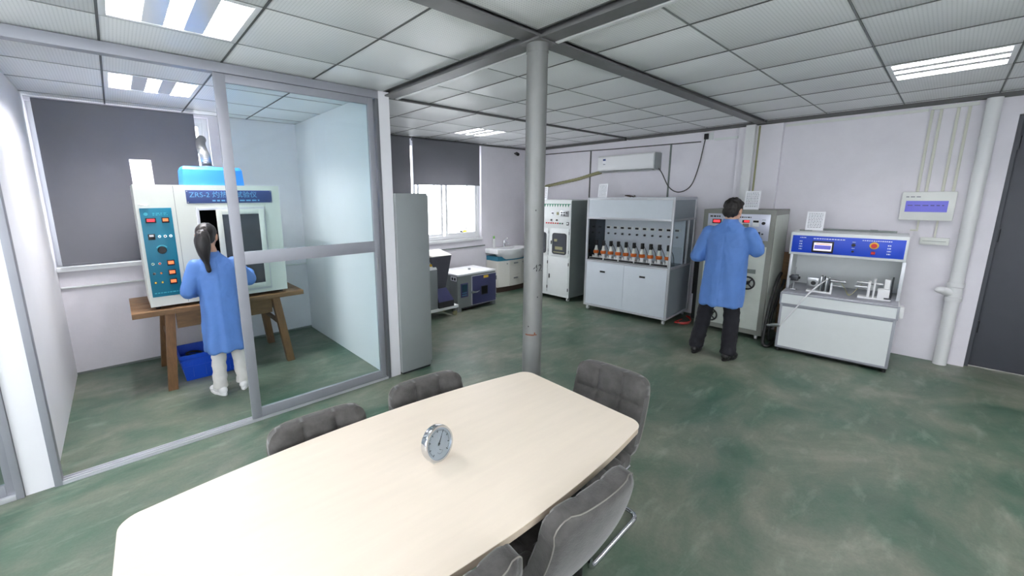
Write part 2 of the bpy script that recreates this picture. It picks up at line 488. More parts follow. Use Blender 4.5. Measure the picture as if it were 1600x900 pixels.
# steel beams under the ceiling
def ibeam(name, p0, p1, axis, w=0.11, zb=2.565):
    mb = MB()
    if axis == 'x':
        c = p0[1]; mb.box(p0[0], p1[0], c - w / 2, c + w / 2, zb, zb + .012); mb.box(p0[0], p1[0], c - .006, c + .006, zb + .012, ZC + .13)
        mb.box(p0[0], p1[0], c - w / 2, c + w / 2, ZC + .03, ZC + .045)
    else:
        c = p0[0]; mb.box(c - w / 2, c + w / 2, p0[1], p1[1], zb, zb + .012); mb.box(c - .006, c + .006, p0[1], p1[1], zb + .012, ZC + .13)
        mb.box(c - w / 2, c + w / 2, p0[1], p1[1], ZC + .03, ZC + .045)
    return struct(mb.build(name, 'beam_grey', None))
ibeam('trim_1', (X0, 1.66), (X1, 1.66), 'x')
b2 = ibeam('trim_2', (1.915, Y0), (1.915, 3.36), 'y', zb=2.5535)
struct(bx('trim_3', 'trim_dark', None, XW1, X1 - .002, 3.445, 3.475, 2.575, ZC + .03))
struct(bx('trim_4', 'trim_dark', None, X1 - .07, X1 - .001, Y0, 3.44, 2.557, ZC))
struct(bx('trim_5', 'trim_dark', None, X1 - .07, X1 - .001, 3.48, YB - .04, 2.557, ZC))
struct(bx('trim_6', 'trim_dark', None, XW1 + .002, X1 - .002, YB - .035, YB - .001, 2.567, ZC))
# white cable duct clipped along the beam
struct(box(1.985, 2.012, Y0, 1.59, 2.553, 2.578).build('trim_7', 'white_plastic', None))
struct(box(1.985, 2.012, 1.73, 3.36, 2.553, 2.578).build('trim_8', 'white_plastic', None))

# outer walls
def wall_with_holes(name, mat, x0, x1, y0, y1, z0, z1, holes, axis='x'):
    """wall slab along x (or y) with rectangular openings (a,b,zlo,zhi)"""
    mb = MB(); lo, hi = (x0, x1) if axis == 'x' else (y0, y1)
    ks = sorted(set([lo, hi] + [h[0] for h in holes] + [h[1] for h in holes]))
    for a, b in zip(ks[:-1], ks[1:]):
        segs = [(z0, z1)]
        for h in holes:
            if h[0] <= a + 1e-6 and h[1] >= b - 1e-6:
                ns = []
                for s0, s1 in segs:
                    if h[2] > s0: ns.append((s0, min(s1, h[2])))
                    if h[3] < s1: ns.append((max(s0, h[3]), s1))
                segs = ns
        for s0, s1 in segs:
            if s1 - s0 < 1e-4: continue
            if axis == 'x': mb.box(a, b, y0, y1, s0, s1)
            else: mb.box(x0, x1, a, b, s0, s1)
    return struct(mb.build(name, mat, None))
WIN_A = (-.478, .88, 1.075, 2.56); WIN_B = (3.12, 4.87, 1.00, 2.56); WIN_C = (-2.3, -.9, 1.075, 2.5)
wall_with_holes('wall_back', 'wall_white', X0 - .2, X1 + .2, YB, YB + .22, 0, ZC + .1, [WIN_A, WIN_B, WIN_C])
DOOR = (-1.32, -.305, 0, 2.40)
wall_with_holes('wall_right', 'wall_white', XW, XW + .2, Y0 - .2, YB, 0, ZC + .1, [DOOR], 'y')

ADDED_FW = [(-2.2, -.4, .85, 2.50), (-.1, 1.5, .85, 2.50)]  # openings behind the viewer, added so daylight reaches the ceiling
ADDED_LW = [(-2.6, -.4, .85, 2.50), (.0, 2.6, .85, 2.50)]  # unseen openings on the left, added for extra daylight
wall_with_holes('wall_front', 'wall_white', X0 - .2, X1, Y0 - .2, Y0, 0, ZC + .1, ADDED_FW)
wall_with_holes('wall_left', 'wall_white', X0 - .2, X0, Y0, YB, 0, ZC + .1, ADDED_LW, 'y')
struct(bx('wall_partition', 'wall_white_left', None, XA1, XW1, YP - .03, YB, 0, ZC - .002))
struct(bx('wall_divider', 'wall_white_left', None, -.60, XA0, YP - .02, YB, 0, ZC - .002))
# rough foot of the walls
struct(bx('baseboard_back', 'cab_side', None, XA0, XA1, YB - .006, YB - .0005, 0, .022))

# pilaster and ducts on the right wall
struct(bx('trim_9', 'wall_white', None, XW - .07, XW, 1.43, 1.90, 0, 2.55, .004))
struct(bx('trim_10', 'white_plastic', None, XW - .15, XW - .0705, 1.70, 1.80, 0, 2.555, .004))
struct(bx('trim_11', 'brown_sleeve', None, XW - .088, XW - .0705, 1.662, 1.678, 0.9, 2.54))
# panel joints and surface cable
struct(bx('trim_12', 'trim_dark', None, XW - .006, XW, 4.11, 4.135, 1.0, 2.455))
struct(bx('trim_13', 'cab_side', None, XW - .006, XW, 2.765, 2.79, 1.0, 2.43))
struct(MB().tube([(XW - .008, 5.4, 2.475), (XW - .008, 4.3, 2.462), (XW - .008, 3.68, 2.447), (XW - .008, 2.9, 2.437), (XW - .008, 2.37, 2.428)], .008, 6).build('trim_14', 'trim_dark', None))
struct(bx('trim_15', 'cab_white', None, XW - .018, XW, 1.92, 2.20, 2.425, 2.455))
struct(bx('trim_16', 'panel_box', None, XW - .022, XW, .26, 1.42, 2.505, 2.53))
struct(bx('trim_17', 'panel_box', None, XW - .022, XW, -.06, .24, 2.515, 2.545))

# ---------------------------------------------------------------- windows
def window(n, hole, mull, split=True):
    a, b, z0, z1 = hole
    w = struct(box(a, b, YB + .04, YB + .22, z0 - .001, z0 + .012).build('window_%d' % n, 'white_frame', None))
    f = .045
    mb = MB()
    mb.box(a, a + f, YB + .06, YB + .12, z0 + .012, z1); mb.box(b - f, b, YB + .06, YB + .12, z0 + .012, z1)
    mb.box(a + f, b - f, YB + .06, YB + .12, z1 - f, z1); mb.box(a + f, b - f, YB + .06, YB + .12, z0 + .012, z0 + .012 + f)
    mb.build('window_frame', 'white_frame', w, .003)
    xs = [a + f] + mull + [b - f]
    for i in range(len(xs) - 1):
        p, q = xs[i] + (.02 if i else .0), xs[i + 1] - (.02 if i < len(xs) - 2 else 0)
        yy = YB + .075 + (.022 if i % 2 else 0)
        lo, hi = z0 + .012 + f, z1 - f
        mb = MB(); s = .04
        mb.box(p, p + s, yy, yy + .025, lo, hi); mb.box(q - s, q, yy, yy + .025, lo, hi)
        mb.box(p + s, q - s, yy, yy + .025, hi - s, hi); mb.box(p + s, q - s, yy, yy + .025, lo, lo + s)
        sh = mb.build('sash', 'white_frame', w, .003)
        bx('pane', 'clear_glass', sh, p + s, q - s, yy + .01, yy + .014, lo + s, hi - s)
    return w
window(1, WIN_A, [.2])
wB = window(2, WIN_B, [3.58, 4.12])
window(3, WIN_C, [-1.6])
def added_front_window(n, hole):  # invented window behind the camera, lets in fill daylight
    a, b, z0, z1 = hole
    w = struct(frame_box(a, b, z0, z1, .05, Y0 - .14, Y0 - .08).build('window_%d' % n, 'white_frame', None))
    bx('mullion', 'white_frame', w, (a + b) / 2 - .03, (a + b) / 2 + .03, Y0 - .14, Y0 - .08, z0 + .05, z1 - .05)
    for p, q in ((a + .05, (a + b) / 2 - .03), ((a + b) / 2 + .03, b - .05)): bx('pane', 'clear_glass', w, p, q, Y0 - .112, Y0 - .108, z0 + .05, z1 - .05)
def frame_box(x0, x1, za, zb, f, y0, y1):
    return MB().box(x0, x0 + f, y0, y1, za, zb).box(x1 - f, x1, y0, y1, za, zb).box(x0 + f, x1 - f, y0, y1, zb - f, zb).box(x0 + f, x1 - f, y0, y1, za, za + f)
def added_left_window(n, hole):  # invented side window out of view, there for its fill light
    a, b, z0, z1 = hole; x0, x1 = X0 - .14, X0 - .08; m = (a + b) / 2
    mb = MB().box(x0, x1, a, a + .05, z0, z1).box(x0, x1, b - .05, b, z0, z1).box(x0, x1, a + .05, b - .05, z1 - .05, z1).box(x0, x1, a + .05, b - .05, z0, z0 + .05)
    w = struct(mb.build('window_%d' % n, 'white_frame', None))
    bx('mullion', 'white_frame', w, x0, x1, m - .03, m + .03, z0 + .05, z1 - .05)
    for p, q in ((a + .05, m - .03), (m + .03, b - .05)): bx('pane', 'clear_glass', w, X0 - .112, X0 - .108, p, q, z0 + .05, z1 - .05)
for k, h_ in enumerate(ADDED_FW): added_front_window(4 + k, h_)
for k, h_ in enumerate(ADDED_LW): added_left_window(6 + k, h_)
# window sills
struct(bx('trim_18', 'white_frame', None, XA0, .98, YB - .05, YB + .045, 1.03, 1.075, .006))
struct(bx('trim_19', 'white_frame', None, 3.05, 4.87, YB - .03, YB + .045, .955, 1.0, .006))
# low cable duct along both walls
struct(MB().tube([(XA0 + .003, YB - .012, .872), (XA1 - .003, YB - .012, .866)], .011, 8).build('trim_20', 'cab_white', None, 0, 40))
struct(MB().tube([(XW1 + .003, YB - .012, .842), (4.94, YB - .012, .846)], .010, 8).build('trim_21', 'cab_side', None, 0, 40))
# diamond security grille outside the main window
t = thing('window_grille', 'pale diamond mesh security grille outside the half open window', 'grille', (0, YB + .26, 0))
mb = MB(); a, b, z0, z1 = 4.05, 4.75, 1.03, 2.05
st = .07; k = -20
while a + k * st < b + (z1 - z0):
    for sgn in (1, -1):
        x_at0 = a + k * st if sgn > 0 else a + k * st
        pts = []
        for z in (z0, z1):
            pts.append((x_at0 + sgn * (z - z0) * .8 - (0 if sgn > 0 else 0), z))
        (xa, za), (xb, zb) = pts
        # clip to the frame
        def clip(xa, za, xb, zb):
            for lim, s_ in ((a, 1), (b, -1)):
                da, db = s_ * (xa - lim), s_ * (xb - lim)
                if da < 0 and db < 0: return None
                if da < 0: tt = da / (da - db); xa, za = xa + (xb - xa) * tt, za + (zb - za) * tt
                elif db < 0: tt = da / (da - db); xb, zb = xa + (xb - xa) * tt, za + (zb - za) * tt
            return xa, za, xb, zb
        c = clip(xa, za, xb, zb)
        if c and abs(c[1] - c[3]) > .02: mb.cyl((c[0], 0, c[1]), (c[2], 0, c[3]), .0022, n=4)
    k += 1
mb.build('mesh_wire', 'brick_far', t)
mb = MB(); mb.box(a - .02, a, -.01, .01, z0, z1); mb.box(b, b + .02, -.01, .01, z0, z1); mb.box(a - .02, b + .02, -.01, .01, z1, z1 + .02); mb.box(a - .02, b + .02, -.01, .01, z0 - .07, z0)
mb.build('grille_frame', 'cab_white', t)
t = thing('garden_reel', 'small yellow and black hose fitting on the outer window ledge', 'fitting', (4.62, YB + .17, WIN_B[2] + .012))
MB().ell((0, 0, .08), (.045, .03, .035)).build('body', 'yellow', t, 0, 60)
mb = MB(); mb.ell((-.075, 0, .07), (.03, .025, .04)); mb.cyl((-.02, 0, 0), (-.02, 0, .06), .012); mb.cyl((.04, 0, 0), (.04, 0, .17), .007)
mb.build('clamp', 'black', t, 0, 60)
MB().tube([(-.09, 0, .09), (-.13, 0, .14), (-.15, 0, .19), (-.18, 0, .23)], .004, 6).build('wire', 'black', t, 0, 60)

# roller blinds
def blind(label, x0, x1, z0, y):
    t = thing('roller_blind', label, 'blind', (0, y, 0), 0, 'grey roller blinds on the window wall')
    MB().cyl((x0, 0, 2.555), (x1, 0, 2.555), .022).build('roller', 'blind_grey', t, 0, 40)
    mb = MB(); n = 24
    for i in range(n):
        za = z0 + (2.555 - z0) * i / n; zb = z0 + (2.555 - z0) * (i + 1) / n
        mb.box(x0, x1, -.022, -.020, za, zb)
    mb.build('fabric', 'blind_grey', t)
    bx('bottom_bar', 'blind_grey', t, x0, x1, -.028, -.014, z0 - .02, z0, .003)
    return t
blind('grey roller blind pulled down to the sill behind the cream tester', -.432, .745, 1.11, YB - .055)
blind('grey roller blind half raised above the open bright window', 3.445, 4.775, 1.91, YB - .04)
blind('narrow strip of grey roller blind above the tall grey steel cabinet', 2.55, 3.40, 1.3, YB - .04)
blind('grey roller blind in the far left glazed room', -2.25, -.95, 1.11, YB - .055)

# ---------------------------------------------------------------- ceiling lamps
LN = ['recessed grille lamp over the table, cut off by the top edge', 'recessed grille lamp inside the glazed test room', 'recessed grille lamp near the far window wall',
      'recessed grille lamp with three bright tubes near the grey metal door', 'added unseen grille lamp for even light, behind the viewer on the left', 'added unseen grille lamp for even light, behind the viewer in the middle',
      'added unseen grille lamp for even light, far left of the main room', 'added unseen grille lamp for even light, behind the viewer on the right', 'added unseen grille lamp for even light, in the far left glazed room']
lamp0 = None
def make_lamp(l, label, tube='tube'):
    w, h = (l[1] - l[0]) / 2 - .006, (l[3] - l[2]) / 2 - .006
    t = thing('ceiling_lamp', label, 'ceiling lamp', ((l[0] + l[1]) / 2, (l[2] + l[3]) / 2, ZC), 0, 'recessed grille lamps')
    mb = MB(); f = .028
    mb.box(-w, -w + f, -h, h, -.003, .012); mb.box(w - f, w, -h, h, -.003, .012); mb.box(-w + f, w - f, -h, -h + f, -.003, .012); mb.box(-w + f, w - f, h - f, h, -.003, .012)
    mb.build('frame', 'white_frame', t, .002)
    mb = MB(); w2, h2 = w - f, h - f
    mb.box(-w2, w2, -h2, h2, .095, .10); mb.box(-w2 - .004, -w2, -h2, h2, .012, .10); mb.box(w2, w2 + .004, -h2, h2, .012, .10)
    mb.box(-w2, w2, -h2 - .004, -h2, .012, .10); mb.box(-w2, w2, h2, h2 + .004, .012, .10)
    mb.build('housing', 'reflector', t)
    for k in range(3):
        x = (k - 1) * w2 * .66
        MB().cyl((x, -h2 + .01, .05), (x, h2 - .01, .05), .014, n=12).build('tube', tube, t, 0, 40)
    for k in range(2):
        x = (k - .5) * w2 * .66
        MB().prism([(x - .045, .001), (x + .045, .001), (x + .003, .075), (x - .003, .075)], -h2, h2, 'xz').build('reflector_rib', 'reflector', t)
    for k in range(7):
        y = -h2 + (k + 1) * 2 * h2 / 8
        bx('louver', 'louver_metal', t, -w2, w2, y - .0015, y + .0015, .004, .034)
    return t
for k, (l, n) in enumerate(zip(LAMPS, LN)): make_lamp(l, n, 'tube_strong' if k == 1 else 'tube_boosted' if k in (2, 5) else 'tube')

# ================================================================== GLAZED PARTITION
yf = YP - .035; yk = YP + .035
t = thing('partition_frame', 'grey aluminium frame with floor track around the glazed test room opening', 'door frame')
bx('head_rail', 'alu', t, XA0, XA1, yf, yk, 2.525, 2.588, .003)
bx('jamb', 'alu', t, XA0, XA0 + .035, yf, yk, .0, 2.525, .003)
bx('jamb', 'alu_dark', t, XA1 - .03, XA1, yf, yk, .0, 2.525, .003)
mb = MB(); mb.box(XA0 + .035, XA1 - .03, yf, yk, 0, .008)
tr = mb.build('floor_track', 'alu_bright', t)
for yy in (yf + .002, YP - .004, yk - .010):
    bx('track_rib', 'alu_bright', tr, XA0 + .035, XA1 - .03, yy, yy + .008, .008, .022)
def leaf(label, x0, x1, y, handle_side):
    t = thing('sliding_glass_door', label, 'sliding door', (0, y, 0))
    d = .014; z0, z1 = .024, 2.522
    bx('stile', 'alu', t, x0, x0 + .068, -d, d, z0, z1, .003)
    bx('stile', 'alu', t, x1 - .05, x1, -d, d, z0, z1, .003)
    bx('top_rail', 'alu', t, x0 + .068, x1 - .05, -d, d, z1 - .055, z1, .003)
    bx('bottom_rail', 'alu', t, x0 + .068, x1 - .05, -d, d, z0, z0 + .075, .003)
    bx('middle_rail', 'alu', t, x0 + .068, x1 - .05, -d, d, 1.225, 1.32, .003)
    bx('glass_pane', 'door_glass', t, x0 + .068, x1 - .05, -.003, .003, 1.32, z1 - .055)
    bx('glass_pane', 'door_glass', t, x0 + .068, x1 - .05, -.003, .003, z0 + .075, 1.225)
    lx = x1 - .03 if handle_side > 0 else x0 + .03
    lk = bx('lock', 'steel', t, lx - .008, lx + .008, -d - .008, -d, 1.06, 1.17, .002)
    return t
leaf('aluminium framed sliding glass door leaf slid right behind the table', .597, 1.745, YP - .017, 1)
# next room on the left: its own frame and fixed glazing
t = thing('side_glazing', 'grey aluminium glazed screen at the far left edge', 'glass screen', (0, YP, 0))
bx('jamb', 'alu', t, -.634, -.602, -.035, .035, 0, 2.588, .003)
bx('sill_track', 'alu_bright', t, X0 + .03, -.634, -.035, .035, 0, .03, .003)
bx('head_rail', 'alu', t, X0 + .03, -.634, -.035, .035, 2.525, 2.588, .003)
bx('jamb', 'alu', t, X0 + .002, X0 + .03, -.035, .035, 0, 2.588, .003)
for a, b in ((-1.60, -.634), (X0 + .03, -1.60)):
    s_ = bx('stile', 'alu', t, a, a + .05, -.014, .014, .03, 2.525, .003)
    bx('stile', 'alu', t, b - .035, b, -.014, .014, .03, 2.525, .003)
    bx('middle_rail', 'alu', t, a + .05, b - .035, -.014, .014, 1.225, 1.32, .003)
    bx('bottom_rail', 'alu', t, a + .05, b - .035, -.014, .014, .03, .10, .003)
    bx('glass_pane', 'door_glass', t, a + .05, b - .035, -.003, .003, 1.32, 2.525)
    bx('glass_pane', 'door_glass', t, a + .05, b - .035, -.003, .003, .10, 1.225)

# ================================================================== COLUMN
CX, CY, CR = 1.915, 1.66, .060
t = thing('steel_column', 'round grey steel column behind the table, marked 42', 'column', (CX, CY, 0))
MB().lathe([(CR, .012), (CR, 2.50), (CR + .003, 2.50), (CR + .003, 2.552)], n=40).build('shaft', 'column_steel', t, 0, 30)
bx('base_plate', 'beam_grey', t, -.10, .10, -.10, .10, 0, .012, .003)
bx('cap_plate', 'beam_grey', t, -.075, .075, -.075, .075, 2.5445, 2.5525, .003)
ang = math.atan2(-CY, -CX)
def on_column(me, a0, z, name, mat):
    for v in me.vertices:
        x, y, dz = v.co; th = ang + a0 + x / CR; r = CR + .0004 + dz
        v.co = (r * math.cos(th), r * math.sin(th), z + y)
    me.update(); return link(name, me, mat, t)
tm = text_mesh('42', .062, .0003)
on_column(tm, .50, 1.27, 'painted_number', 'black')
rm = MB().box(-.045, .012, -.004, .004, 0, .0008).box(-.02, .03, -.001, .005, 0, .0008).box(.012, .02, 0, .018, 0, .0008).mesh('rust')
bmr = bmesh.new(); bmr.from_mesh(rm); bmesh.ops.subdivide_edges(bmr, edges=bmr.edges, cuts=3, use_grid_fill=True); bmr.to_mesh(rm); bmr.free()
on_column(rm, 0.0, .845, 'rust_streak', 'rust')
mb = MB()
for a, z in ((.55, 1.09), (-.5, .9), (.2, 1.5)): mb.box(-.003, .003, -.004, .004, 0, .001)
chips = [MB().box(-.003, .003, -.004, .004, 0, .0006).mesh('chip') for _ in range(3)]
for me_, (a, z) in zip(chips, ((.5, 1.09), (-.4, .9), (.15, 1.62))): on_column(me_, a, z, 'paint_chip', 'black')

# ================================================================== MEETING TABLE
t = thing('meeting_table', 'long boat-shaped meeting table with pale maple top', 'table', (.7313, 1.1287, 0), -.053)
def boat(L, Wm, We, r, n=22):
    """outline: straight ends of width 2*We at x=+-L, bulged sides reaching Wm in the middle, rounded corners"""
    pts = []
    side = [(x, We + (Wm - We) * (1 - (x / L) ** 2)) for x in [L - r - (2 * (L - r)) * k / n for k in range(n + 1)]]
    def corner(cx, cyy, a0, a1): return [(cx + r * math.cos(a0 + (a1 - a0) * k / 8), cyy + r * math.sin(a0 + (a1 - a0) * k / 8)) for k in range(9)]
    ys = side[0][1] - r
    right_c = corner(L - r, ys, 0, PI / 2)
    pts += right_c + side[1:-1] + corner(-L + r, ys, PI / 2, PI) + corner(-L + r, -ys, PI, 1.5 * PI) + [(-x, -y) for x, y in side[1:-1]] + corner(L - r, -ys, 1.5 * PI, 2 * PI)
    return pts
o = boat(.862, .427, .345, .064)
MB().prism(o, .7475, .750).build('top_laminate', 'table_top', t)
MB().prism([(x * .9985, y * .997) for x, y in o], .722, .7475).build('tabletop', 'table_edge', t, .002)
for sx in (-1, 1):
    mb = MB(); mb.box(sx * .62 - .02, sx * .62 + .02, -.03, .03, .03, .70); mb.box(sx * .62 - .02, sx * .62 + .02, -.24, -.19, .03, .70); mb.box(sx * .62 - .02, sx * .62 + .02, .19, .24, .03, .70)
    mb.build('leg', 'black', t, .004)
    bx('foot_bar', 'black', t, sx * .62 - .03, sx * .62 + .03, -.33, .33, 0, .03, .006)
    bx('top_bar', 'black', t, sx * .62 - .03, sx * .62 + .03, -.28, .28, .70, .722, .004)
bx('modesty_panel', 'black', t, -.60, .60, -.012, .012, .25, .70, .003)

# ================================================================== CHAIRS
def pad(w, h, th, nx, nz, groove=.014, r=.055, tuft=True, N=30):
    """upholstered pad in xz plane (x -w/2..w/2, z 0..h), pillowed squares on the +y side, thickness th"""
    def shape(u, v):
        # rounded rectangle: pull the corner squares onto arcs
        x = u * w / 2; z = v * h / 2; cx_, cz_ = w / 2 - r, h / 2 - r
        dx, dz = abs(x) - cx_, abs(z) - cz_
        if dx > 0 and dz > 0:
            q = max(dx, dz) / math.hypot(dx, dz)
            x = math.copysign(cx_ + dx * q, x); z = math.copysign(cz_ + dz * q, z)
        return x, z + h / 2
    def edge(u, v):
        e = (abs(u) ** 6 + abs(v) ** 6) ** (1 / 6); return math.sqrt(max(0, 1 - max(0, min(1, (e - .84) / .18)) ** 2))
    vs = []; idx = {}
    for side in (1, -1):
        for i in range(N + 1):
            for j in range(N + 1):
                u = -1 + 2 * i / N; v = -1 + 2 * j / N
                x, z = shape(u, v); e = edge(u, v)
                y = side * th / 2 * (.55 + .45 * e)
                if side == 1 and tuft:
                    a = abs(math.sin(PI * nx * (u + 1) / 2)); b = abs(math.sin(PI * nz * (v + 1) / 2))
                    y += groove * (min(1, a * 2.2) * min(1, b * 2.2)) ** .6 * e - groove * .6 * e
                idx[(side, i, j)] = len(vs); vs.append((x, y, z))
    fs = []
    for i in range(N):
        for j in range(N):
            a = [idx[(1, i, j)], idx[(1, i + 1, j)], idx[(1, i + 1, j + 1)], idx[(1, i, j + 1)]]; fs.append(tuple(a[::-1]))
            fs.append((idx[(-1, i, j)], idx[(-1, i + 1, j)], idx[(-1, i + 1, j + 1)], idx[(-1, i, j + 1)]))
    rim = [(i, 0) for i in range(N)] + [(N, j) for j in range(N)] + [(N - i, N) for i in range(N)] + [(0, N - j) for j in range(N)]
    for k in range(len(rim)):
        p, q = rim[k], rim[(k + 1) % len(rim)]
        fs.append((idx[(1,) + p], idx[(1,) + q], idx[(-1,) + q], idx[(-1,) + p]))
    mb = MB(); mb.add(vs, fs); return mb, [vs[idx[(-1,) + p]] for p in rim], [vs[idx[(1,) + p]] for p in rim]
CW = .395
def make_chair(label):
    t = thing('cantilever_chair', label, 'chair', (0, 0, 0), 0, 'grey velvet chairs round the meeting table')
    # backrest: leans back, bottom runs into the seat
    mb, rimb, rimf = pad(CW, .40, .082, 3, 3)
    tilt = Matrix.Translation((0, -.20, .40)) @ Matrix.Rotation(math.radians(7), 4, 'X')
    def bend(p):
        x, y, z = p; zz = z / .40
        return (x, y + .085 * (1 - zz) ** 2 - .02 * (abs(x) / (CW / 2)) ** 2 * -1, z)
    me = MB().add([tilt @ Vector(bend(p)) for p in mb.v], mb.f).mesh('backrest', 0, 50)
    bk = link('backrest', me, 'velvet', t)
    MB().tube([tilt @ Vector(bend(p)) for p in rimb[::2]], .0022, 6, True).build('piping', 'velvet_seam', bk, 0, 60)
    mb, rb, rf = pad(CW, .345, .062, 3, 3)
    lay = Matrix(((1, 0, 0, 0), (0, 0, 1, -.125), (0, 1, 0, .425), (0, 0, 0, 1)))
    link('seat', MB().add([lay @ Vector(p) for p in mb.v], mb.f).mesh('seat', 0, 50), 'velvet', t)
    r = .0115
    def arc(pts, rad, n=5):
        out = [Vector(pts[0])]
        for i in range(1, len(pts) - 1):
            p, a, b = Vector(pts[i]), Vector(pts[i - 1]), Vector(pts[i + 1])
            d0 = (a - p).normalized() * rad; d1 = (b - p).normalized() * rad
            for k in range(n + 1):
                s = k / n; out.append((p + d0) * (1 - s) ** 2 + p * 2 * s * (1 - s) + (p + d1) * s * s)
        out.append(Vector(pts[-1])); return out
    hw = CW / 2 - .012
    path = [(-hw, -.09, .385), (-hw, .20, .385), (-hw, .24, r + .001), (-hw, -.24, r + .001), (hw, -.24, r + .001), (hw, .24, r + .001), (hw, .20, .385), (hw, -.09, .385)]
    MB().tube(arc(path, .05), r, 10).build('frame', 'chrome', t, 0, 60)
    mb = MB(); mb.cyl((-hw, .08, .385), (hw, .08, .385), .009, n=8); mb.cyl((-hw, -.07, .385), (hw, -.07, .385), .009, n=8)
    mb.build('cross_bar', 'chrome', t, 0, 60)
    return t
# (label, x, y, facing angle: sitter looks along local +y)
chairs = [('grey velvet chair at the far right end of the table, back facing the test benches', 1.66, 1.06, PI / 2 + .03),
          ('grey velvet chair on the glass door side, nearer the clock', .52, 1.405, PI - .05),
          ('grey velvet chair on the glass door side, nearer the steel column', 1.05, 1.40, PI - .1),
          ('grey velvet chair in front at the right, seen from behind over the table edge', 1.035, .848, -.06),
          ('grey velvet chair corner at the bottom edge of the picture', .505, .872, -.03)]
proto = make_chair(chairs[0][0])
for i, (lb, x, y, a) in enumerate(chairs):
    c = proto if i == 0 else copy_tree(proto)
    c['label'] = lb; c.location = (x, y, 0); c.rotation_euler = (0, 0, a)

# ================================================================== DESK THERMOMETER
t = thing('desk_dial', 'round chrome desk thermometer dial standing on the table', 'dial', (.778, 1.12, .75), .10)
Mx = Matrix.Translation((0, 0, .068)) @ Matrix.Rotation(math.radians(-10), 4, 'X') @ Matrix.Rotation(PI / 2, 4, 'X')
def dial(name, mat, prof, n=48): return MB().add(*(lambda m_: ([Mx @ Vector(p) for p in m_.v], m_.f))(MB().lathe(prof, n=n))).build(name, mat, t, 0, 30)
dial('case', 'chrome', [(.0, -.018), (.055, -.018), (.064, -.012), (.066, .010), (.064, .016), (.0575, .016), (.0565, .011), (.0, .011)])
fc = MB().lathe([(.0, .0112), (.0565, .0112), (.0565, .0122), (.0, .0122)], n=48).build('face', 'dial_silver', t, 0, 30); fc.matrix_basis = Mx
def flat(name, mat, mb): return mb.build(name, mat, fc)
mb = MB()
for k in range(41):
    a = math.radians(225 - 270 * k / 40); r0 = .045 if k % 5 else .041
    c_, s_ = math.cos(a), math.sin(a); wv = Vector((-s_, c_, 0)) * (.0008 if k % 5 else .0016)
    p, q = Vector((c_, s_, 0)) * r0, Vector((c_, s_, 0)) * .050
    z = Vector((0, 0, .0123)); h = Vector((0, 0, .0003))
    mb.hexa([p - wv + z, q - wv + z, q + wv + z, p + wv + z, p - wv + z + h, q - wv + z + h, q + wv + z + h, p + wv + z + h])
for k in range(13):
    a = math.radians(200 + 140 * k / 12); c_, s_ = math.cos(a), math.sin(a)
    p = Vector((0, -.024, .0123)) + Vector((c_, s_, 0)) * .012; q = Vector((0, -.024, .0123)) + Vector((c_, s_, 0)) * .0145; wv = Vector((-s_, c_, 0)) * .0004; h = Vector((0, 0, .0003))
    mb.hexa([p - wv, q - wv, q + wv, p + wv, p - wv + h, q - wv + h, q + wv + h, p + wv + h])
flat('scale_marks', 'dark_steel', mb)
def needle(a, c, l, w, z):
    d = Vector((math.cos(a), math.sin(a), 0)); nrm = Vector((-d.y, d.x, 0)) * w; c = Vector((c[0], c[1], z)); h = Vector((0, 0, .0006))
    p = [c - d * l * .18 - nrm, c + d * l - nrm * .15, c + d * l + nrm * .15, c - d * l * .18 + nrm]
    return MB().hexa(p + [x + h for x in p])
flat('needle', 'black', needle(math.radians(57), (0, 0), .042, .0026, .0128).cyl((0, 0, .0125), (0, 0, .0145), .0035))
flat('needle', 'black', needle(math.radians(-32), (-.001, -.022), .012, .0010, .0128))
MB().add([Mx @ Vector(p) for p in MB().lathe([(.0, .0148), (.0565, .0148), (.0565, .0153), (.0, .0153)], n=32).v], MB().lathe([(.0, .0148), (.0565, .0148), (.0565, .0153), (.0, .0153)], n=32).f).build('lens', 'clear_glass', t, 0, 30)
MB().prism([(-.028, 0), (.028, 0), (.02, .012), (-.02, .012)], -.012, .03, 'xz').build('stand', 'clear_glass', t)

# ================================================================== GLAZED TEST ROOM: wooden bench, tester, crate, hose
t = thing('wooden_bench_table', 'old brown wooden table with splayed legs under the cream tester', 'table', (.695, 4.79, 0))
for k in range(4):
    y0 = -.39 + k * .195
    bx('top_plank', 'wood_old', t, -.702, .702, y0, y0 + .1935, .70, .745, .003)
LT = [(-.44, -.30, -.50, -.355), (.44, -.30, .52, -.355), (-.44, .30, -.50, .375), (.44, .30, .52, .375)]
for (xa, ya, xb, yb_) in LT:
    w = .036
    MB().hexa([(xb - w, yb_ - w, 0), (xb + w, yb_ - w, 0), (xb + w, yb_ + w, 0), (xb - w, yb_ + w, 0), (xa - w, ya - w, .70), (xa + w, ya - w, .70), (xa + w, ya + w, .70), (xa - w, ya + w, .70)]).build('leg', 'wood_old_leg', t, .003)
for sy in (-1, 1):
    bx('apron', 'wood_old', t, -.40, .40, sy * .305 - .012, sy * .305 + .012, .545, .70, .002)
for sx in (-1, 1):
    bx('apron', 'wood_old', t, sx * .445 - .012, sx * .445 + .012, -.26, .26, .56, .70, .002)
    bx('stretcher', 'wood_old', t, sx * .462 - .014, sx * .462 + .014, -.29, .30, .40, .44, .002)

